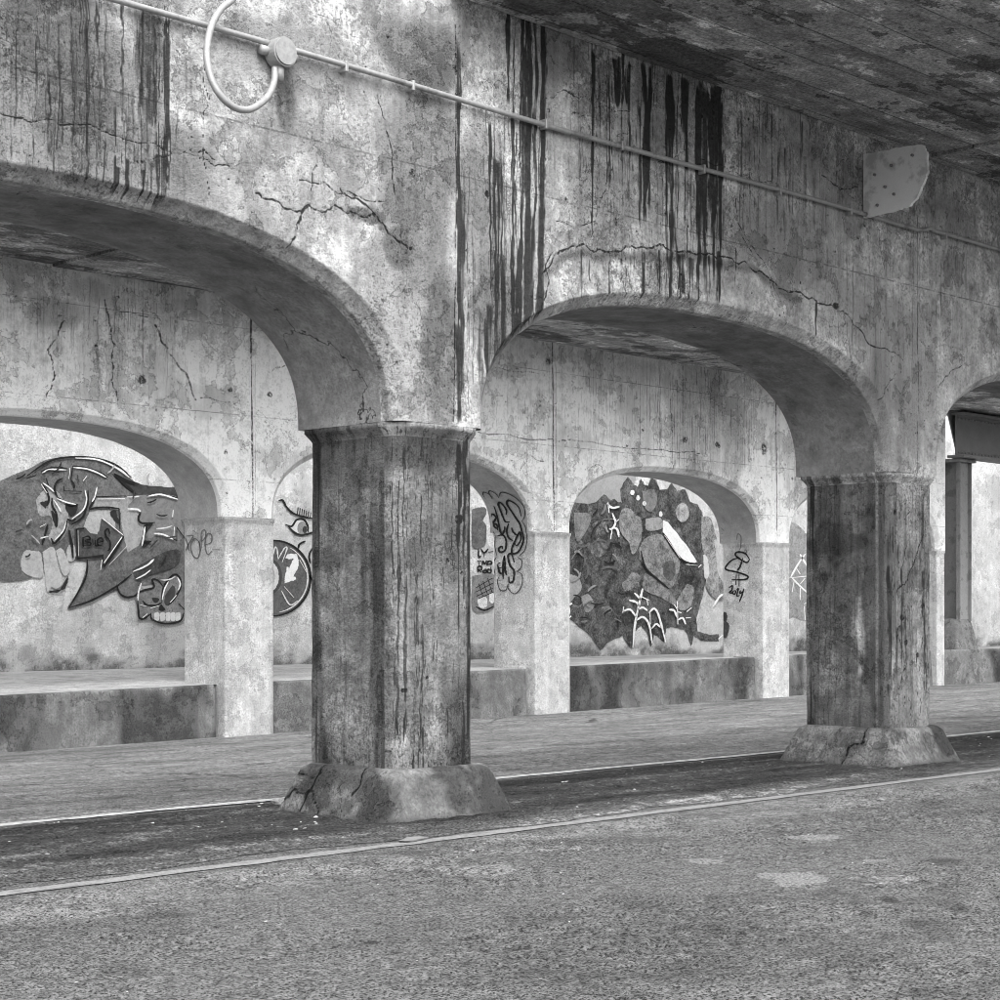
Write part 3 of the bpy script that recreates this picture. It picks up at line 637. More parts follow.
# ------------------------------------------------------------------ far arcade, raised sidewalk, back wall
B_PIERS = [3.71, 10.63, 17.55, 24.47, 31.39, 38.31]
B_F, B_B = 22.17, 23.3
arcB = thing('arcade_wall', 'far pale concrete arcade wall with low arches along the raised sidewalk', 'wall', (17.55, 22.7, -.3))
def paintB(p):
    r = p.r; p.kc = .008
    for u in (252, 553, 776): p.crack([(u - 2, 230), (u, 400), (u + 1, 530)], 2.6, 1, jit=.004); p.crack([(u + 3, 300), (u + 4, 520)], 1.2, .6, jit=.01)
    for b in ((700, 420, 38, 52, .6), (690, 400, 14, 60, .5), (735, 440, 12, 40, .6), (640, 420, 20, 45, .3), (60, 315, 25, 15, .6), (115, 340, 10, 60, .35), (160, 335, 22, 60, .3), (90, 360, 14, 50, .3), (800, 460, 16, 40, .4),
              (620, 380, 40, 20, .3), (280, 460, 25, 15, .3), (200, 400, 40, 20, .3), (575, 440, 20, 14, .3), (140, 300, 80, 10, .3), (600, 360, 60, 8, .3)): p.blob('soot_shade', *b[:4], st=b[4], ns=1.6)
    p.blob('crack', 142, 380, 5, 5, .9); p.blob('crack', 230, 390, 3, 3, .9); p.blob('crack', 270, 395, 2.6, 3, .8); p.blob('crack', 718, 445, 2.5, 3, .9); p.blob('crack', 764, 450, 2.6, 6, .9); p.blob('crack', 548, 362, 4, 5, .8); p.blob('crack', 685, 440, 3, 3, .7); p.blob('crack', 226, 452, 3, 3, .7)
    for c, wd in (([(155, 325), (165, 345), (185, 372), (196, 400)], 2.2), ([(105, 300), (115, 345), (112, 380), (118, 400)], 2), ([(45, 400), (55, 375), (48, 350), (65, 320)], 1.8), ([(200, 398), (240, 401)], 1),
                  ([(120, 312), (150, 316)], 1), ([(495, 368), (540, 374)], 1), ([(478, 432), (560, 441), (640, 448), (700, 454)], 1.3), ([(670, 370), (674, 470)], 1.3), ([(520, 470), (530, 455), (545, 462)], 1), ([(585, 470), (600, 465), (606, 480)], 1.2), ([(270, 372), (290, 362), (305, 365)], 1)): p.crack(c, wd)
    for b in ((700, 410, 60, 70, .7), (610, 400, 40, 60, .5), (110, 330, 80, 60, .5), (540, 420, 40, 70, .4)): p.blob('runs', *b[:4], st=b[4], ns=1.2)
    p.drips(590, 790, 26, (345, 380), (400, 480), (2, 7), (.15, .42)); p.drips(40, 300, 16, (270, 330), (330, 410), (2, 5), (.15, .4)); p.drips(480, 560, 8, (350, 380), (400, 500), (2, 4), (.15, .35))
    for _ in range(160): p.blob('crack', r.uniform(0, 800), r.uniform(270, 520), r.uniform(.8, 1.8), r.uniform(.8, 1.8), r.uniform(.4, .8), .3)
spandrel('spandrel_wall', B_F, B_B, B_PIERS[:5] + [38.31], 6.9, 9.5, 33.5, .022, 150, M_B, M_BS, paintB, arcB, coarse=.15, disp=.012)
for i, cx in enumerate(B_PIERS[:5]):
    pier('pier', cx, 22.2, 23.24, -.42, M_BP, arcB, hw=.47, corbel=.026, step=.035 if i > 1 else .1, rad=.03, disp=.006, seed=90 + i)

bm_obj('leak_cap', box_bm(4.1, 38.14, 22.155, 23.315, 6.902, 7.02, .01, 1), M_B, arcB)  # added cap over the hollow far wall, against leaking light
for cx in B_PIERS[1:5]: plug_foot(cx, B_F, B_B, M_B, arcB)
pier('pier', 37.98, 22.2, 23.24, -.42, M_BP, arcB, hw=.17, corbel=.02, step=.05, rad=.03, disp=.004, seed=97)
bm_obj('end_block', box_bm(37.9, 38.14, 22.18, 23.29, Z0 - .01, 6.9, .01, 1), M_B, arcB)
def plat(x): return np.clip(.47 + .013 * (x - 14), .40, .72)
xs = np.arange(-20, 90, .5); ysw = np.array([22.42, 22.6, 23, 24, 25, 26, 27.02]); X, Y = np.meshgrid(xs, ysw, indexing='ij')
Zs = plat(X) + (np.clip(.62 - plat(X), -.1, .25)) * np.clip((Y - 22.42) / 4.6, 0, 1)
sw = struct(mesh_np('sidewalk', np.stack([X, Y, Zs], -1).reshape(-1, 3), grid_faces(len(xs), len(ysw)), M_SW))
for i in range(len(B_PIERS) + 1):                                     # retaining kerb blocks between the piers
    x0 = (B_PIERS[i - 1] if i else -3.2) + .56; x1 = (B_PIERS[i] if i < len(B_PIERS) else 60) - .55
    if i == 5: x1 = 60
    if i == 6: continue
    n = int((x1 - x0) / .06); xs = np.linspace(x0, x1, n)
    prof = [(22.34, -.6)] + [(22.34 - .0 * k, -.6 + k * .08) for k in range(1, 8)]
    rows = []
    for k in range(15): rows.append((22.33 + .03 * k / 14, lambda x, k=k: -.5 + (plat(x) - .04 + .5) * k / 14))
    rows += [(22.365, lambda x: plat(x) - .02), (22.385, lambda x: plat(x) + .003), (22.44, lambda x: plat(x) + .004)]
    Yk = np.array([r_[0] for r_ in rows]); Zk = np.stack([r_[1](xs) for r_ in rows], 1); Xk = np.repeat(xs[:, None], len(rows), 1); Yk = np.repeat(Yk[None], n, 0)
    nn = fbm(Xk * 1.6, Zk * 1.6, Xk * 0, 33, 5) - .5
    Yk = Yk + nn * .05; soot_shade = np.clip(sstep(.0, .16, fbm(Xk * 1.1, Zk * .5, Xk * 0, 37, 4) - .5) * .8, 0, 1)
    Vk = np.stack([Xk, Yk, Zk], -1).reshape(-1, 3)
    Fk = grid_faces(n, len(rows))
    caps = []
    for e, xe in ((0, x0), (n - 1, x1)):
        b0 = len(Vk); idx = e * len(rows) + np.arange(len(rows)); bk = Vk[idx].copy(); bk[:, 1] = 22.9; Vk = np.concatenate([Vk, bk]); j = np.arange(len(rows) - 1)
        caps.append(np.stack([idx[j], idx[j + 1], b0 + j + 1, b0 + j], -1))
    Fk = np.concatenate([Fk] + caps)
    k = mesh_np('kerb_block', Vk, Fk, M_K, {'soot_shade': np.concatenate([soot_shade.ravel(), np.zeros(len(Vk) - soot_shade.size)])}, True)
    k.parent = sw

C_F = 27.0
backw = thing('back_wall', 'limewashed back wall covered in graffiti behind the raised sidewalk', 'wall', (28, 27.15, 0))
xs = np.concatenate([np.arange(-15, 13, .5), np.arange(13, 50, .06), np.arange(50, 90, .5)]); zs = np.concatenate([np.arange(-.1, 4.6, .06), np.arange(4.7, 7.41, .3)])
X, Z = np.meshgrid(xs, zs, indexing='ij'); Yc = C_F + .012 * (fbm(X * .9, Z * .9, X * 0, 15, 4) - .5)
n = fbm(X * 1.4, Z * 2.2, X * 0, 17, 5)
soot_shade = sstep(.42, .0, Z - .62 - (n - .5) * 1.3) * 1.0 + sstep(.62, .75, fbm(X * .6, Z * .6, X * 0, 19, 4)) * .35
pale = sstep(.45, .6, fbm(X * .5, Z * .5, X * 0, 23, 3)) * .3
Vc = np.stack([X, Yc, Z], -1).reshape(-1, 3); nC = len(Vc); Fc = grid_faces(len(xs), len(zs))
mesh_np('wall_face', Vc, Fc, M_C, {'soot_shade': soot_shade, 'pale': pale}, True, backw)
bm_obj('wall_core', box_bm(-15, 90, 27.03, 27.5, -.1, 7.38), M_C, backw)

# ------------------------------------------------------------------ decks
def deck(name, label, xs, y0, y1, z, skew=None):
    d = thing(name, label, 'bridge deck', ((xs[0] + xs[-1]) / 2, (y0 + y1) / 2, z))
    for k, (a, b) in enumerate(zip(xs[:-1], xs[1:])):
        dz = (.0, .012, -.02, .015)[k % 4]
        nx, ny = int((b - a) / .15) + 2, int((y1 - y0) / .12) + 2
        X, Y = np.meshgrid(np.linspace(a + .012, b - .012, nx), np.linspace(0, 1, ny), indexing='ij')
        ye = np.clip(skew(X), y0, y1 - .05) if skew else y0
        Y = ye + (y1 - ye) * Y
        fr = np.floor(Y * 2.1)
        Z = z + dz + .012 * (hash3(fr, fr * 0, np.floor(X * .3), 5) - .5) + .01 * (fbm(X, Y, X * 0, 29, 3) - .5)
        V1 = np.stack([X, Y, Z], -1).reshape(-1, 3); V2 = V1.copy(); V2[:, 2] = z + .6; F1 = grid_faces(nx, ny, flip=True); F2 = grid_faces(nx, ny, off=len(V1))
        rim = np.concatenate([np.arange(ny), np.arange(1, nx) * ny + ny - 1, (nx - 1) * ny + np.arange(ny - 2, -1, -1), np.arange(nx - 2, -1, -1) * ny]); r2 = np.roll(rim, -1)
        mesh_np('deck_slab', np.concatenate([V1, V2]), np.concatenate([F1, F2, np.stack([rim, r2, r2 + len(V1), rim + len(V1)], -1)]), M_DECK, None, False, d)
    return d
deck('bridge_deck', 'dark stained concrete deck overhead meeting the near arcade wall', [9.95, 13.53, 16.92, 20.4, 23.9, 30.5], 6.7, 10.10, 6.40, lambda x: 20.29 - 1.04 * x)                 # unseen free edge, cut askew to let in sky light
deck('bridge_deck', 'shadowed deck soffit above the top of the far arcade wall', [-2, 6, 14, 21, 28, 36, 45, 60], 19.9, 22.12, 6.45)  # stops short, leaving an unseen gap added for sky light

deck('bridge_deck', 'added deck strip blocking the sky above the dark riveted girder', [38.4, 45, 60], 22.15, 23.3, 6.47)  # added strip, hides the bright sky over the girder

# ------------------------------------------------------------------ conduit and steel plate on the near wall
PY = A_F - .045
cz = 5.60
con = thing('electrical_conduit', 'thin pale metal conduit with round junction box and hanging cable loop on near wall', 'conduit', (8.3, PY, 5.6))
jx, jz = on_y(278, 54, PY)
def cpts(x0, x1, n=60): return [(x, PY - .004 * math.sin(x * 2.2), cz + .012 * math.sin(x * .9 + .6)) for x in np.linspace(x0, x1, n)]
tube('pipe_run', cpts(4.5, jx - .08), .021, M_PIPE, con)
run = cpts(jx + .08, 16.45)
run += [(16.6, PY - .01, cz + .004), (16.75, PY - .03, cz - .01), (16.88, PY - .05, cz + .02), (16.97, PY - .045, cz + .045), (17.1, PY, cz + .045)] + [(x, PY, cz + .045) for x in np.linspace(17.3, 22, 12)]
tube('pipe_run', run, .021, M_PIPE, con)
bm = bmesh.new(); 
bmesh.ops.create_cone(bm, cap_ends=True, segments=28, radius1=.105, radius2=.105, depth=.13)
bmesh.ops.bevel(bm, geom=[e for e in bm.edges if len(e.link_faces) == 2 and abs(e.calc_face_angle(0)) > 1], offset=.012, segments=2, affect='EDGES')
bmesh.ops.rotate(bm, verts=bm.verts, matrix=__import__('mathutils').Matrix.Rotation(R(90), 3, 'X')); bmesh.ops.translate(bm, verts=bm.verts, vec=(jx, PY - .03, jz))
jb = bm_obj('junction_box', bm, M_PIPE, con)
for p_ in jb.data.polygons: p_.use_smooth = False
hubs = (((jx - .16, PY, jz), (jx - .08, PY, jz)), ((jx + .08, PY, jz), (jx + .16, PY, jz)), ((jx - .01, PY - .03, jz - .2), (jx - .01, PY - .03, jz - .08)))
for a, b in hubs: tube('pipe_hub', [a, ((a[0] + b[0]) / 2, a[1], (a[2] + b[2]) / 2), b], .034, M_PIPE, con)
lp = [(275, 68), (274, 82), (268, 96), (257, 106), (245, 110), (232, 106), (220, 95), (211, 78), (207, 58), (208, 40), (213, 22), (222, 8), (232, 0), (240, -12)]
outs = [.03, .06, .12, .17, .20, .21, .20, .17, .14, .11, .08, .06, .05, .05]
L3 = []
for (u, v), o_ in zip(lp, outs):
    x, z = on_y(u, v, PY - o_); L3.append((x, PY - o_, z))
tube('cable_loop', catmull(L3, 8), .024, M_PIPE, con, 12)
for u in (345, 412, 545, 621, 703, 779, 850, 945):
    x = on_y(u, 150, PY)[0]; bmc = box_bm(x - .014, x + .014, PY - .028, PY + .05, cz - .045 + (.03 if x > 17 else 0), cz + .035 + (.03 if x > 17 else 0), .006, 1)
    bm_obj('pipe_clip', bmc, M_PIPE, con)

plate = thing('steel_plate', 'pale steel plate with clipped corner standing out from near wall under the deck', 'steel plate', (15.8, 9.8, 5.6))
pol = [(10.12, 5.585), (9.72, 5.60), (9.585, 5.625), (9.50, 5.70), (9.40, 5.88), (9.385, 5.96), (9.40, 6.12), (9.45, 6.20), (9.75, 6.215), (10.12, 6.22)]
pol2 = []
for a, b in zip(pol, pol[1:] + pol[:1]):
    for k in range(6):
        t = k / 6; j = 0 if a[0] > 10.1 and b[0] > 10.1 else .008; pol2.append((a[0] + (b[0] - a[0]) * t + rnd.uniform(-j, j), a[1] + (b[1] - a[1]) * t + rnd.uniform(-j, j)))
n = len(pol2); vs = [(15.80, y, z) for y, z in pol2] + [(15.84, y, z) for y, z in pol2]
fs = [tuple(range(n)), tuple(range(2 * n - 1, n - 1, -1))] + [(k, n + k, n + (k + 1) % n, (k + 1) % n) for k in range(n)]
mesh_py('plate', vs, fs, M_PLATE, plate)
for y, z in ((9.98, 5.99), (9.95, 5.68), (9.86, 5.85), (9.79, 6.05), (9.76, 5.76), (9.55, 6.11)):
    bm = bmesh.new(); bmesh.ops.create_cone(bm, cap_ends=True, segments=8, radius1=.016, radius2=.012, depth=.03)
    bmesh.ops.rotate(bm, verts=bm.verts, matrix=__import__('mathutils').Matrix.Rotation(R(-90), 3, 'Y')); bmesh.ops.translate(bm, verts=bm.verts, vec=(15.79, y, z)); bm_obj('bolt', bm, M_STEEL, plate)

# ------------------------------------------------------------------ steel column and girder beyond the far arcade
colm = thing('steel_column', 'old steel column on a flared concrete foot past the end of far arcade', 'column', (39.75, 22.95, .5))
V_, F, ni, nj, full = pier_rings(39.75, 22.56, 23.34, .42, [.3, .6, .9, 1.2, 1.45, 1.47], [.14, .10, .05, .0, -.06, -.3], .06, .06, .03, 99, True)
mesh_np('column_foot', V_, F, M_K, None, True, colm)
for nm, (x0, x1, y0, y1) in (('flange', (39.48, 40.02, 22.63, 22.67)), ('flange', (39.48, 40.02, 23.21, 23.25)), ('web', (39.73, 39.77, 22.671, 23.209)), ('angle_bar', (39.48, 39.51, 22.55, 22.629)), ('angle_bar', (39.99, 40.02, 22.55, 22.629))):
    bm_obj(nm, box_bm(x0, x1, y0, y1, 1.40, 5.25, .006, 1), M_STEEL, colm)
bm_obj('cap_plate', box_bm(39.35, 40.15, 22.5, 23.35, 5.25, 5.33, .01, 1), M_STEEL, colm)
vs = [(39.05, 22.65, 6.45), (39.55, 22.65, 5.33), (40.05, 22.65, 5.33), (40.05, 22.65, 6.45)]; vs += [(x, y + .03, z) for x, y, z in vs]
mesh_py('gusset', vs, [(0, 1, 2, 3), (7, 6, 5, 4), (0, 4, 5, 1), (1, 5, 6, 2), (2, 6, 7, 3), (3, 7, 4, 0)], M_STEEL, colm)
gir = thing('steel_girder', 'dark riveted girder carried by the steel column at far right', 'girder', (46, 22.6, 5.34))
bm_obj('web', box_bm(39.2, 58, 22.5, 22.54, 5.4, 6.36), M_DARKST, gir)
bm_obj('flange', box_bm(39.2, 58, 22.3, 22.75, 5.34, 5.399, .005, 1), M_DARKST, gir); bm_obj('flange', box_bm(39.2, 58, 22.3, 22.75, 6.361, 6.42, .005, 1), M_DARKST, gir)
riv = None
for k in range(40):
    for zz in (5.47, 6.28):
        if riv is None:
            bm = bmesh.new(); bmesh.ops.create_uvsphere(bm, u_segments=8, v_segments=5, radius=.028); riv = bm_obj('rivet', bm, M_STEEL); riv.parent = gir; o = riv
        else: o = riv.copy(); COL.objects.link(o)
        o.location = Vector((39.3 + k * .16, 22.495, zz)) - gir.location

# ------------------------------------------------------------------ graffiti
PAINTS = {}
def paint(v, mott=.35, worn=.2, sc=5):
    key = (v, mott, worn, sc)
    if key not in PAINTS: PAINTS[key] = spray('spray_paint', v, mott, worn, sc)
    return PAINTS[key]
class Graf:
    """flat paint on a surface; to3d maps a photo pixel onto it, layer by layer 1.5 mm proud"""
    def __init__(s, parent, to3d): s.p = parent; s.f = to3d; s.l = 0; s.root = None
    def crop(s, u, v, k, ky=None): s.u0, s.v0, s.k, s.ky = u, v, k, ky or k; return s
    def px(s, p): return s.u0 + p[0] * s.k, s.v0 + p[1] * s.ky
    def add(s, name, vs, fs, mat, cov):
        if s.root is None: o = mesh_py('graffiti', vs, fs, mat, s.p); s.root = o
        else: o = mesh_py(name, vs, fs, mat); o.parent = s.root
        at = o.data.attributes.new('cover', 'FLOAT', 'POINT'); at.data.foreach_set('value', cov)
        return o
    def fill(s, pts, v, mott=.35, worn=.2, sc=5, smooth=True, name='paint_fill', fuzz=1.3):
        P = [s.px(p) for p in pts]
        if smooth: P = [tuple(q) for q in catmull(P + [P[0]], 4)[:-1]]
        else: P = [(a[0] + (b[0] - a[0]) * k / 4 + rnd.uniform(-.5, .5) * (k > 0), a[1] + (b[1] - a[1]) * k / 4 + rnd.uniform(-.5, .5) * (k > 0)) for a, b in zip(P, P[1:] + P[:1]) for k in range(4)]
        s.l += 1; n = len(P); area = sum(P[i][0] * P[(i + 1) % n][1] - P[(i + 1) % n][0] * P[i][1] for i in range(n)); sg = 1 if area > 0 else -1
        O = []
        for i in range(n):
            a, b = np.array(P[i - 1]), np.array(P[(i + 1) % n]); t = b - a; t = t / max(np.linalg.norm(t), 1e-6); O.append(np.array(P[i]) + np.array([t[1], -t[0]]) * sg * fuzz)
        d = .004 + .0008 * s.l
        vs = [s.f(u, w_, d) for u, w_ in P] + [s.f(u, w_, d) for u, w_ in O]
        fs = [tuple(range(n))] + [(i, n + i, n + (i + 1) % n, (i + 1) % n) for i in range(n)]
        return s.add(name, vs, fs, paint(v, mott, worn, sc), [1.0] * n + [0.0] * n)
    def strokes(s, lst, wd, v, worn=.1, name='paint_line', sharp=False):
        s.l += 1
        for item in lst:
            vs, fs, cv = [], [], []; P = [np.array(s.px(p)) for p in item]
            if not sharp: P = catmull(P, 6)
            n = len(P)
            for i, p in enumerate(P):
                t = P[min(i + 1, n - 1)] - P[max(i - 1, 0)]; t = t / max(np.linalg.norm(t), 1e-6); nr = np.array([-t[1], t[0]])
                e = min(i, n - 1 - i) / max(n * .18, 1); h = wd * .72 * (.45 + .55 * min(1, e)) * rnd.uniform(.85, 1.15)
                for sg, c in ((-1.5, 0), (-.7, 1), (.7, 1), (1.5, 0)):
                    q = p + nr * h * sg; vs.append(s.f(q[0], q[1], .004 + .0008 * s.l)); cv.append(float(c))
                if i:
                    b = len(vs) - 8
                    for k in range(3): fs.append((b + k, b + k + 1, b + k + 5, b + k + 4))
            s.add(name, vs, fs, paint(v, .2, worn), cv)
def ell(cx, cy, rx, ry, a0=0, a1=360, n=20):
    full = a1 - a0 >= 360
    return [(cx + rx * math.cos(R(a0 + (a1 - a0) * k / n)), cy + ry * math.sin(R(a0 + (a1 - a0) * k / n))) for k in range(n if full else n + 1)]
def onC(u, v, d): x, z = on_y(u, v, C_F - .006); return (x, C_F - .006 - d, z)
def jambB(i):
    X0 = B_PIERS[i] - .47
    def f(u, v, d):
        y, z = on_x(u, v, X0); y = min(y, 23.215)
        x = X0 - .008 - d
        if z > Z0 - .13: x -= .026 * min(1, (z - Z0 + .13) / .11)
        if z > Z0: x = B_PIERS[i] - SPAN / 2 + soffit_half(z) - .012 - d
        return (x, y, z)
    return f

# big piece at the left: cap, arrow with letters, teeth, blade and grinning face
g = Graf(backw, onC).crop(0, 0, 1)
g.fill([(-30, 520), (-15, 492), (8, 478), (30, 469), (45, 461), (62, 458), (78, 457), (95, 459.5), (108, 464), (120, 471), (129, 478), (140, 486), (165, 489), (180, 489), (184, 500), (185, 540), (185, 575), (184, 600), (160, 585), (140, 585), (116, 590), (98, 598), (84, 604), (68, 609), (77, 594), (84, 578), (87, 562), (75, 560), (62, 556), (50, 560), (40, 572), (20, 580), (-10, 575)], .135, .5, .2, smooth=True)
g.fill([(112, 473.5), (125, 480), (148, 486.5), (172, 488), (175, 488), (177, 499), (160, 495), (135, 494), (124, 486)], .055, .3, .1, smooth=False)
g.fill([(96, 499), (124, 498), (139, 496), (139, 500), (138, 512), (143, 526), (142, 535), (138, 545), (128, 552), (124, 536), (120, 508), (92, 508)], .33, .3, .2, smooth=False)
g.fill([(139, 496), (160, 495), (178, 499), (180, 520), (183, 535), (176, 540), (160, 533), (148, 538), (146, 523), (138, 520), (140, 508), (128, 507)], .19, .3, .2)
g.fill([(90, 511), (112, 511), (115, 527), (104, 520), (100, 530), (96, 534), (90, 533), (84, 527)], .4, .3, .2, smooth=False)
g.fill([(75, 529), (84, 528), (90, 534), (97, 535.5), (100, 530), (101.5, 518), (123, 536.5), (104, 566), (102, 556), (76, 559)], .085, .4, .1, smooth=False)
g.fill([(36, 500), (45, 490), (56, 492), (62, 500), (68, 518), (64, 535), (55, 543), (49, 538), (53, 525), (50, 515), (40, 515)], .32, .4, .2)
for T in ([(43, 552), (53, 548), (57, 566), (62, 582), (56, 588), (51, 586), (47, 590)], [(56, 551), (61, 549), (65, 556), (69, 570), (63, 574)], [(67, 549), (70, 545), (74, 547), (74, 559), (68, 560)], [(36, 552), (40, 554), (42, 574), (36, 577), (22, 570), (24, 552)]): g.fill(T, .42, .25, .1)
for T in ([(65, 505), (77, 505), (75, 512), (71, 516), (67, 511)], [(51, 511), (54, 514), (57, 521), (56, 527), (53, 520)], [(40, 503), (47, 501), (45, 508)], [(110, 512), (115, 511), (118, 523), (114, 520)], [(144, 526), (152, 523), (144, 534)], [(143, 543), (150, 541), (143, 547)], [(48, 592), (60, 590), (68, 576), (64, 588), (56, 592)]): g.fill(T, .03, .2, .05, smooth=False)
g.fill([(132, 570), (150, 560), (166, 552), (178, 551), (177, 563), (165, 570), (150, 574), (138, 580)], .06, .5, .25)
g.crop(38, 540, .162)
g.fill([(480, 280), (520, 350), (570, 355), (610, 330), (600, 260), (540, 240)], .14); g.fill([(600, 360), (640, 310), (710, 290), (700, 240), (740, 250), (770, 290), (830, 215), (868, 240), (880, 330), (905, 400), (905, 470), (870, 510), (780, 515), (690, 490), (640, 488), (615, 450), (610, 390)], .17, .5)
g.fill([(785, 345), (828, 285), (838, 330), (800, 400), (780, 385)], .05, .2, .05); g.fill([(700, 360), (740, 365), (720, 385)], .03, .2, .05); g.fill([(755, 400), (775, 430), (745, 430)], .02, .1, .05)
for x in (715, 750, 785, 815, 845): g.fill([(x, 455), (x + 22, 450), (x + 24, 490), (x + 4, 495)], .5, .2, .1)
g.strokes([[(480, 275), (500, 330), (540, 352), (590, 345), (612, 320)], [(610, 380), (612, 330), (650, 310), (710, 292), (700, 245), (735, 250), (765, 285)], [(610, 380), (615, 440), (620, 480), (650, 485), (690, 455)], [(755, 380), (770, 290), (830, 215), (870, 235), (872, 300), (830, 370), (800, 400)], [(640, 375), (665, 400), (720, 405), (760, 385)], [(690, 450), (700, 490), (780, 515), (870, 500), (895, 450)], [(860, 390), (900, 430)], [(300, 120), (285, 240), (185, 420)], [(190, 418), (330, 370), (480, 285), (575, 210)]], 1.1, .018)
g.strokes([[(610, 375), (615, 320), (632, 265)], [(760, 370), (775, 305), (800, 255)], [(855, 230), (872, 270), (860, 310)], [(625, 400), (665, 410)], [(690, 420), (740, 405)], [(580, 195), (660, 160), (705, 120)], [(640, 480), (670, 455)], [(810, 385), (850, 340)], [(600, 240), (650, 215), (690, 185)], [(380, 185), (390, 120)]], .9, .75)
g.crop(38, 450, .1)
g.strokes([[(-120, 260), (20, 160), (140, 100), (260, 76), (400, 70), (550, 82), (700, 120), (830, 190), (925, 280)], [(20, 220), (100, 185), (200, 178), (290, 190)], [(320, 300), (340, 160)], [(340, 160), (470, 180), (600, 225), (690, 275)], [(320, 300), (350, 345), (350, 385)], [(240, 280), (180, 320), (155, 390), (185, 470)], [(185, 475), (300, 540), (390, 545)], [(490, 400), (490, 500), (470, 590), (430, 680), (320, 750)], [(570, 430), (540, 520), (500, 590)], [(560, 470), (870, 460)], [(500, 600), (560, 580), (680, 575), (800, 585)], [(800, 585), (810, 790)], [(280, 690), (330, 710), (370, 690)], [(130, 480), (135, 560), (175, 640), (185, 740)], [(285, 700), (250, 810), (160, 930), (120, 880)], [(40, 340), (90, 440), (100, 500), (80, 560)], [(90, 740), (60, 850), (30, 950)], [(750, 240), (860, 340), (970, 440)], [(750, 235), (870, 300), (1000, 340)], [(250, 410), (430, 415)], [(250, 360), (250, 410)]], 1.25, .018)
g.strokes([[(370, 795), (450, 785)], [(375, 795), (385, 1080)], [(380, 1085), (640, 1060), (645, 1160)], [(850, 865), (760, 1010), (650, 1170)], [(300, 800), (330, 950), (340, 1080)]], 1.9, .018, sharp=True)
g.strokes([[(340, 175), (480, 190), (600, 235), (670, 275)], [(30, 230), (110, 195), (270, 200)], [(300, 290), (310, 180)], [(360, 80), (560, 92), (700, 140), (820, 210), (900, 275)], [(180, 485), (280, 525), (370, 545)], [(460, 400), (475, 500), (440, 600), (330, 690)], [(580, 370), (560, 460), (530, 520)], [(580, 490), (860, 485)], [(150, 500), (200, 580), (220, 620)], [(40, 330), (110, 380), (150, 420)], [(20, 340), (80, 430)], [(270, 720), (240, 810), (160, 900)], [(10, 770), (70, 740)], [(440, 310), (480, 260)], [(880, 470), (1000, 465)], [(900, 590), (1020, 600)]], .9, .72)
g.strokes([[(630, 680), (840, 850)], [(830, 870), (650, 1130)]], 1.2, .75, sharp=True)
g.strokes([[(390, 800), (395, 1060)], [(700, 1150), (880, 960)]], .7, .6, sharp=True)
g.strokes([[(440, 870), (440, 950), (450, 960)], [(430, 880), (490, 865), (510, 890), (460, 910), (515, 930), (500, 955), (440, 958)], [(535, 890), (540, 950)], [(560, 900), (565, 955), (600, 950)], [(590, 925), (640, 910), (620, 880), (585, 900), (590, 950), (640, 960)], [(710, 840), (690, 790), (660, 810), (670, 860), (710, 920), (705, 990), (680, 1010)]], 1.0, .012, .02)
g.crop(100, 450, .12)
g.strokes([[(330, 520), (310, 570), (340, 610), (450, 605)], [(380, 640), (350, 750), (420, 765)], [(530, 710), (630, 755)], [(630, 755), (630, 640)], [(630, 645), (700, 740)], [(380, 380), (500, 375), (640, 400)]], 1.2, .018)
g.strokes([[(390, 385), (500, 372), (640, 412)], [(220, 490), (300, 495), (330, 515)], [(365, 640), (355, 720), (340, 800)], [(440, 695), (520, 705), (600, 745)], [(610, 640), (605, 720)], [(600, 500), (595, 560)], [(310, 1000), (400, 950), (440, 910)]], 1.0, .75)

g.crop(0, 0, 1)
for k in range(26):
    u, v = rnd.uniform(20, 176), rnd.uniform(470, 585)
    if v > 560 and u < 90 or (72 < u < 124 and 515 < v < 562): continue
    a = rnd.uniform(0, 6.3); c = rnd.uniform(-.8, .8); L_ = rnd.uniform(6, 16)
    g.strokes([[(u + L_ * t_ * math.cos(a + c * t_), v + L_ * t_ * math.sin(a + c * t_)) for t_ in (0, .35, .7, 1)]], rnd.uniform(.6, 1.1), rnd.choice((.02, .03, .05, .35, .6)))

# disc and eye between the first two far piers
g = Graf(backw, onC).crop(264, 480, .14)
g.fill(ell(60, 700, 268, 268, n=30), .11, .4, .1); g.fill(ell(40, 690, 82, 120), .06, .2, .1); g.fill(ell(30, 690, 70, 105), .5, .2, .1); g.fill(ell(25, 690, 45, 80), .3)
g.fill([(150, 735), (165, 620), (180, 640), (215, 560), (155, 555), (170, 535), (225, 530), (240, 570), (235, 620), (205, 690), (225, 705)], .7, .15, .1, smooth=False)
g.fill([(180, 335), (220, 290), (270, 285), (310, 330), (300, 380), (250, 390), (210, 370)], .6, .1, .1); g.fill(ell(270, 345, 28, 42), .25); g.fill(ell(290, 355, 12, 20), .05)
g.fill([(340, 490), (420, 500), (430, 720), (340, 700), (325, 580)], .4, .2, .2)
g.strokes([ell(60, 700, 270, 270, -95, 95, 30), [(100, 150), (130, 145), (160, 195), (210, 240), (290, 265), (370, 280)], [(150, 318), (195, 330), (230, 285), (280, 283), (310, 330), (310, 375)], [(170, 330), (215, 375), (260, 392), (310, 385), (380, 365)], [(320, 680), (345, 715), (380, 740)], [(240, 500), (250, 460), (295, 435)], [(330, 600), (320, 540), (340, 490)]], 1.2, .02)
for k in range(7): g.strokes([[(235 + k * 15, 245 + k * 5), (240 + k * 15, 195 + k * 6)]], 1.2, .02)
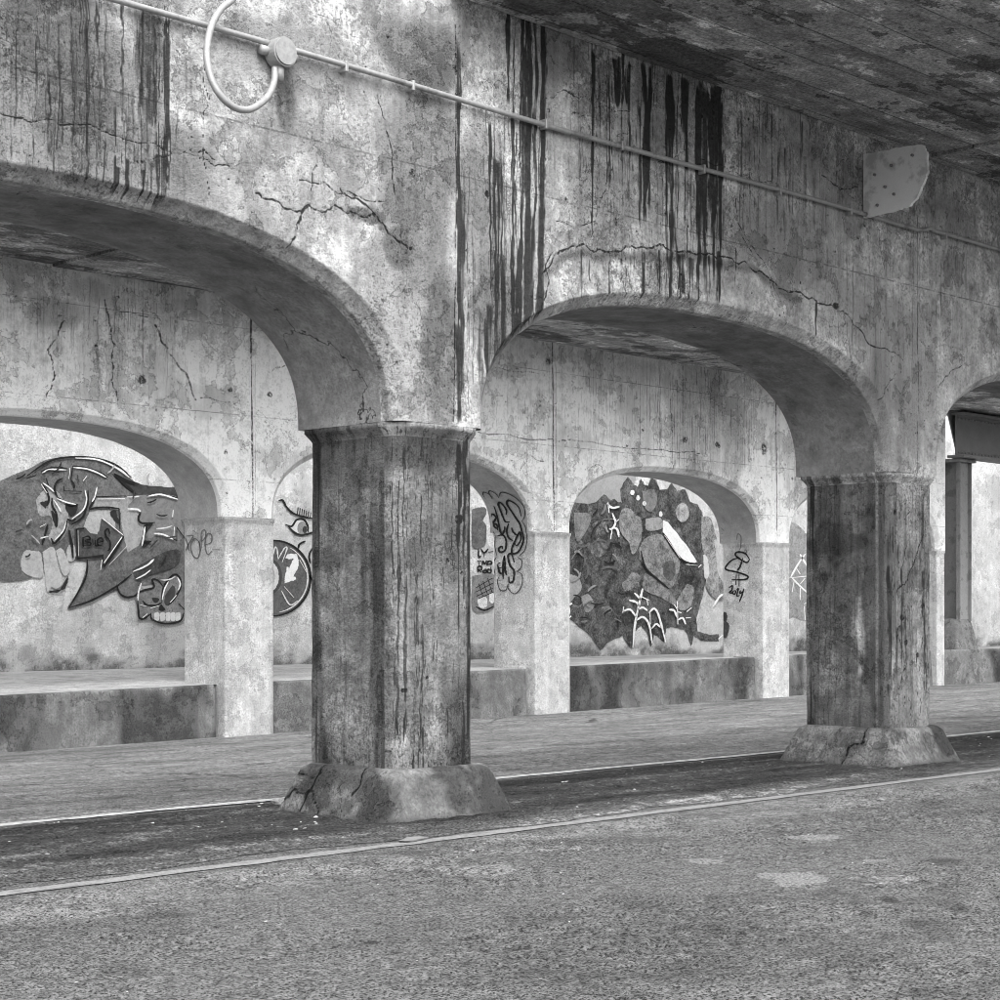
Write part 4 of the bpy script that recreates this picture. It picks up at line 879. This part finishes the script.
g.strokes([ell(60, 700, 248, 248, -60, 80, 24), [(60, 540), (75, 480), (90, 500), (95, 560)], [(95, 570), (140, 490), (160, 490), (125, 590)], [(120, 790), (180, 890), (240, 860)], [(140, 760), (210, 840)], [(250, 570), (300, 660)]], .8, .6)

# small lettering beside the dark pier
g = Graf(backw, onC).crop(470, 480, .14)
g.fill([(20, 210), (100, 200), (110, 240), (85, 290), (110, 330), (108, 440), (90, 470), (20, 470)], .12, .5, .2); g.fill([(20, 690), (165, 680), (168, 850), (165, 910), (110, 940), (20, 920)], .18, .5, .2); g.fill([(55, 850), (110, 840), (115, 900), (70, 905)], .55); g.fill([(140, 820), (168, 815), (165, 870), (145, 870)], .6)
g.strokes([[(60, 490), (60, 545), (80, 545)], [(75, 490), (100, 520), (130, 490)], [(100, 520), (100, 550)], [(130, 515), (165, 510)], [(50, 580), (80, 580)], [(65, 580), (65, 612)], [(85, 612), (90, 580), (103, 600), (115, 580), (120, 612)], [(128, 612), (128, 582), (150, 582), (150, 600), (130, 600)], [(55, 660), (55, 620), (80, 620), (80, 640), (57, 640), (82, 660)], [(95, 640), (115, 640), (115, 660), (92, 660), (95, 648), (115, 648)], [(148, 620), (148, 660), (125, 660), (125, 640), (148, 640)], [(40, 770), (160, 700)], [(40, 800), (165, 735)], [(45, 830), (165, 770)], [(55, 850), (165, 800)], [(60, 740), (90, 830)], [(90, 720), (125, 820)], [(125, 700), (155, 800)], [(40, 905), (100, 930), (165, 905)]], 1.0, .02)

# dark mural behind the middle arch: bats, blade, webs on a night-dark ground
g = Graf(backw, onC).crop(550, 450, .21)
g.fill([(90, 330), (120, 250), (165, 170), (250, 110), (380, 85), (400, 150), (340, 260), (250, 270), (180, 280)], .30, .2, .1)
g.fill([(40, 470), (75, 400), (112, 250), (180, 262), (222, 250), (257, 215), (292, 247), (305, 235), (318, 250), (345, 252), (335, 190), (370, 130), (395, 165), (420, 182), (432, 140), (448, 170), (470, 172), (482, 138), (502, 145), (520, 192), (560, 188), (578, 160), (602, 200), (640, 190), (665, 250), (700, 262), (722, 300), (722, 440), (742, 560), (735, 640), (722, 700), (692, 800), (700, 866), (760, 885), (800, 880), (802, 908), (720, 905), (682, 880), (672, 930), (660, 880), (640, 852), (580, 838), (548, 850), (540, 912), (510, 880), (490, 875), (480, 935), (462, 865), (432, 832), (402, 862), (385, 945), (345, 880), (270, 915), (240, 952), (190, 880), (130, 832), (80, 790), (40, 760)], .085, 1.0, .6, 4, smooth=False)
for k in range(46):
    cx_, cy_ = rnd.uniform(110, 690), rnd.uniform(270, 820); rr = rnd.uniform(12, 42)
    g.fill([(cx_ + rr * rnd.uniform(.4, 1.2) * math.cos(a_ * .7), cy_ + rr * rnd.uniform(.4, 1.2) * math.sin(a_ * .7)) for a_ in range(9)], rnd.choice((.05, .06, .12, .15, .19)), .9, .6, 7); g.l -= .75
g.fill([(115, 300), (190, 310), (170, 380), (125, 430)], .2, .5, .3); g.fill([(80, 590), (130, 610), (145, 660), (110, 700), (78, 730), (60, 650)], .3, .3, .2); g.fill([(150, 700), (180, 690), (205, 740), (170, 770)], .26, .4, .3)
g.fill([(425, 470), (450, 425), (500, 405), (530, 410), (570, 470), (612, 530), (600, 600), (568, 655), (500, 600), (455, 560), (430, 510)], .21, .8, .4); g.fill([(450, 590), (490, 610), (560, 660), (600, 740), (530, 700), (445, 660)], .2, .8, .5)
g.fill([(545, 540), (580, 530), (590, 580), (570, 620), (540, 590)], .1, .5, .2); g.fill([(440, 200), (490, 190), (505, 240), (480, 290), (450, 270)], .17, .5, .2); g.fill([(455, 330), (520, 325), (530, 370), (460, 380)], .28, .4, .2)
g.fill([(650, 640), (680, 660), (665, 740), (620, 760), (605, 720)], .24, .7, .4)
g.fill([(722, 320), (760, 330), (790, 430), (830, 470), (830, 690), (780, 700), (745, 650), (745, 560), (722, 440)], .26, .8, .6); g.fill([(730, 500), (745, 520), (752, 590), (735, 605)], .55, .2, .1); g.fill([(780, 430), (830, 440), (835, 620), (800, 590), (790, 500)], .45, .3, .2)
g.fill([(328, 320), (345, 282), (380, 285), (398, 310), (425, 325), (432, 370), (425, 430), (392, 495), (375, 440), (350, 412), (330, 370)], .25, .7, .3); g.fill(ell(627, 298, 28, 42), .32, .6, .2)
for c_ in ((388, 203, 7, 9), (415, 228, 6, 9), (445, 255, 6, 8), (523, 305, 5, 10)): g.fill(ell(*c_, n=10), .6)
g.fill([(535, 335), (560, 352), (640, 450), (692, 532), (650, 540), (622, 522), (535, 388)], .74, .15, .08, smooth=False)
g.strokes([[(535, 395), (620, 520), (700, 545)], [(428, 480), (450, 560), (500, 610), (560, 660)]], 1.2, .02); g.strokes([[(540, 405), (615, 515)], [(640, 545), (700, 550)]], .7, .6)
webs = [[(388, 940), (400, 820), (430, 680), (437, 660)], [(395, 680), (420, 705), (425, 720)], [(370, 715), (405, 725), (418, 745)], [(340, 775), (345, 745)], [(340, 768), (375, 760), (405, 795)], [(410, 760), (435, 750), (458, 765)], [(400, 815), (435, 795), (465, 830), (480, 920)], [(432, 700), (465, 715)], [(455, 710), (460, 740)], [(465, 775), (490, 755), (512, 790), (545, 915)], [(470, 770), (472, 830)], [(478, 850), (500, 828), (520, 845)],
        [(600, 720), (602, 830)], [(560, 760), (585, 765), (600, 800)], [(585, 735), (600, 760)], [(602, 810), (625, 800), (640, 830)], [(640, 800), (665, 797)], [(645, 770), (668, 750)], [(600, 770), (620, 775)], [(270, 250), (275, 300)], [(265, 255), (290, 275), (325, 270)], [(290, 300), (305, 345), (290, 375), (275, 375)], [(305, 345), (322, 330)], [(290, 375), (282, 425)], [(300, 370), (315, 380), (322, 415)], [(60, 740), (85, 735), (100, 730)], [(80, 735), (85, 770), (75, 800)], [(95, 790), (85, 800)], [(700, 560), (715, 545)], [(795, 900), (818, 880)], [(770, 745), (800, 700), (820, 685)]]
for k in range(40):
    u, v = rnd.uniform(100, 320), rnd.uniform(300, 830); a = rnd.uniform(0, 6.3); c = rnd.uniform(-1.2, 1.2); L_ = rnd.uniform(25, 80)
    g.strokes([[(u + L_ * t_ * math.cos(a + c * t_), v + L_ * t_ * math.sin(a + c * t_)) for t_ in (0, .35, .7, 1)]], rnd.uniform(.6, 1.3), rnd.choice((.02, .03, .12, .2, .28)), .4); g.l -= .75
g.strokes(webs, 1.25, .8, .05)
# web between the third far pier and the near one
g = Graf(backw, onC).crop(770, 440, .2)
g.fill([(70, 420), (110, 415), (150, 440), (175, 470), (230, 520), (240, 860), (180, 900), (120, 880), (60, 860)], .27, .5, .4, 4)
g.strokes([[(90, 690), (190, 680)], [(110, 690), (160, 740), (230, 800)], [(100, 690), (140, 620), (175, 570)], [(130, 640), (150, 670)], [(150, 570), (160, 590), (190, 640)], [(120, 700), (110, 760)], [(150, 740), (150, 800)], [(170, 820), (200, 800)], [(170, 830), (175, 900)], [(150, 720), (175, 690)]], 1.1, .72)
# far right scraps
g = Graf(backw, onC).crop(770, 440, .2)
g.fill([(805, 640), (850, 618), (885, 640), (890, 900), (860, 940), (820, 880), (805, 800)], .36, .2, .2)
g.strokes([[(865, 375), (860, 440), (845, 460), (870, 500), (890, 510)], [(800, 600), (840, 595), (885, 605)], [(800, 640), (840, 615), (885, 640)], [(815, 600), (815, 620)], [(860, 600), (860, 622)], [(820, 880), (850, 930), (880, 960)]], 1.0, .03); g.strokes([[(830, 740), (820, 790), (835, 830), (820, 880)], [(840, 740), (850, 790), (840, 860)]], .9, .7)

# tags on the jambs of the far piers
g = Graf(arcB, jambB(3)).crop(470, 480, .14)
g.strokes([[(165, 270), (185, 330), (210, 350)], [(165, 280), (185, 245), (205, 270), (180, 310), (205, 320), (210, 360)], [(213, 190), (218, 300), (235, 385), (258, 360), (262, 330)], [(300, 300), (265, 295), (250, 230), (248, 180), (270, 165), (290, 215), (280, 250)], [(385, 260), (380, 190), (335, 150), (310, 180), (340, 260), (375, 330), (385, 430), (350, 510), (305, 525), (305, 480), (345, 400), (370, 375), (365, 430), (335, 470), (320, 440)], [(310, 340), (320, 370), (345, 400)], [(290, 310), (275, 360), (280, 410), (310, 435)], [(205, 400), (245, 395), (262, 440), (255, 500), (220, 515), (208, 490), (230, 475), (238, 495)]], 1.15, .025)
g.strokes([[(200, 605), (215, 660), (235, 670)], [(205, 630), (230, 625)], [(200, 600), (220, 590)], [(240, 710), (240, 600), (250, 540)], [(250, 540), (255, 640), (265, 680)], [(235, 640), (265, 630)], [(320, 590), (300, 530), (275, 540), (290, 610), (318, 650), (312, 720), (285, 730), (280, 690)]], 1.25, .025)
g.strokes([[(170, 200), (175, 130), (195, 95), (225, 110), (228, 140)], [(225, 140), (230, 100), (250, 85), (272, 105), (275, 135)], [(275, 130), (320, 95), (380, 120), (420, 190), (410, 260), (385, 295)], [(385, 290), (410, 340), (412, 420), (395, 500), (350, 545)], [(170, 195), (150, 260), (165, 340), (190, 390)], [(345, 550), (375, 580), (365, 630), (335, 655)], [(335, 650), (375, 680), (370, 760), (325, 812), (280, 780), (275, 740)], [(275, 740), (260, 785), (220, 785), (200, 730), (210, 690)], [(190, 395), (180, 460), (195, 540)], [(195, 545), (170, 600), (185, 680)]], .55, .06)
g = Graf(arcB, jambB(2)).crop(100, 450, .12)
g.strokes([[(710, 720), (780, 715), (740, 790), (715, 850)], [(715, 730), (735, 790), (745, 840)], [(830, 760), (790, 740), (760, 800), (780, 880), (820, 900), (840, 830), (830, 760), (845, 840)], [(780, 670), (820, 700)], [(850, 820), (850, 690), (880, 670), (885, 720), (855, 760)], [(880, 790), (930, 770), (935, 710), (900, 700), (880, 780), (900, 870), (940, 840)], [(940, 830), (1000, 830)]], .65, .13)
g = Graf(arcB, jambB(4)).crop(660, 540, .15)
g.strokes([[(600, 130), (570, 90), (520, 80), (505, 100), (540, 130), (580, 150), (600, 130)], [(525, 120), (480, 135), (440, 180), (450, 200), (520, 215), (585, 240), (580, 260), (530, 265), (480, 265)], [(555, 120), (535, 180), (515, 205)], [(512, 225), (508, 300)], [(530, 225), (530, 310)]], 1.05, .02)
g.strokes([[(460, 320), (485, 305), (480, 335), (465, 350), (490, 355)], [(500, 335), (485, 350), (500, 362), (508, 345), (500, 335)], [(510, 335), (525, 325), (515, 370), (535, 370)], [(540, 335), (535, 355), (560, 345)], [(562, 325), (545, 380), (530, 415)]], .9, .02)
g.strokes([[(520, 0), (530, -40), (550, -20), (545, 40), (530, 70)], [(440, -60), (410, -90), (400, -60), (430, -40)], [(565, 75), (575, 65), (580, 80), (570, 85)]], .55, .16)
g.fill(ell(434, 512, 12, 28), .04, .3, .2); g.fill([(440, 545), (460, 570), (445, 640), (425, 640), (430, 560)], .05, .3, .3)

# ------------------------------------------------------------------ broken stones by the plinth, litter on the median
def rock(name, loc, s, mat, seed):
    r = random.Random(seed); bm = bmesh.new(); bmesh.ops.create_icosphere(bm, subdivisions=2, radius=1)
    for v in bm.verts:
        k = .75 + .5 * r.random(); v.co = (v.co.x * s[0] * k, v.co.y * s[1] * k, v.co.z * s[2] * k + s[2] * .6)
    o = bm_obj(name, bm, mat); o.location = loc; return o
def onG(u, v): q = ray(u, v); q = q * (-EYE / q[2]); return q[0], q[1]
for k, (u, v, s, lb) in enumerate(((283, 808, (.11, .07, .05), 'pale broken concrete chunk at the left foot of nearest plinth'), (301, 813, (.07, .05, .04), 'grey concrete chunk second from left at foot of nearest plinth'), (413, 842, (.13, .04, .02), 'dark flat scrap lying on the near white line'))):
    x, y = onG(u, v); tag(rock('concrete_chunk', (x, y, .008), s, M_STONE if k < 2 else M_DARKST, k + 5), lb, 'stone')
vs, fs = [], []
ico = bmesh.new(); bmesh.ops.create_icosphere(ico, subdivisions=1, radius=1); iv = np.array([v.co for v in ico.verts]); ifc = [[v.index for v in f.verts] for f in ico.faces]; ico.free()
def scat(x, y, r, zz=0.012):
    b = len(vs); k = rng.uniform(.6, 1.3, (len(iv), 1)); sx = rng.uniform(.6, 1.8)
    for p_ in iv * k * np.array([r * sx, r, r * .45]): vs.append((x + p_[0], y + p_[1], max(zz + p_[2] + r * .25, .0)))
    fs.extend([[i + b for i in f] for f in ifc])
for _ in range(420): scat(rng.uniform(4.5, 24), 9.75 + 2.2 * rng.random(), abs(rng.normal(.003, .004)) + .004, .022)
for _ in range(40): scat(rng.uniform(5, 12), rng.uniform(9.8, 11.4), abs(rng.normal(.006, .005)) + .006, .024)
for _ in range(70): scat(rng.uniform(4, 20), rng.uniform(6, 9), rng.uniform(.004, .008), .004)
lit = mesh_py('gravel_litter', vs, fs, M_PEB); lit['kind'] = 'stuff'; lit['label'] = 'pale grit and paper scraps scattered over the dirt median'; lit['category'] = 'gravel'
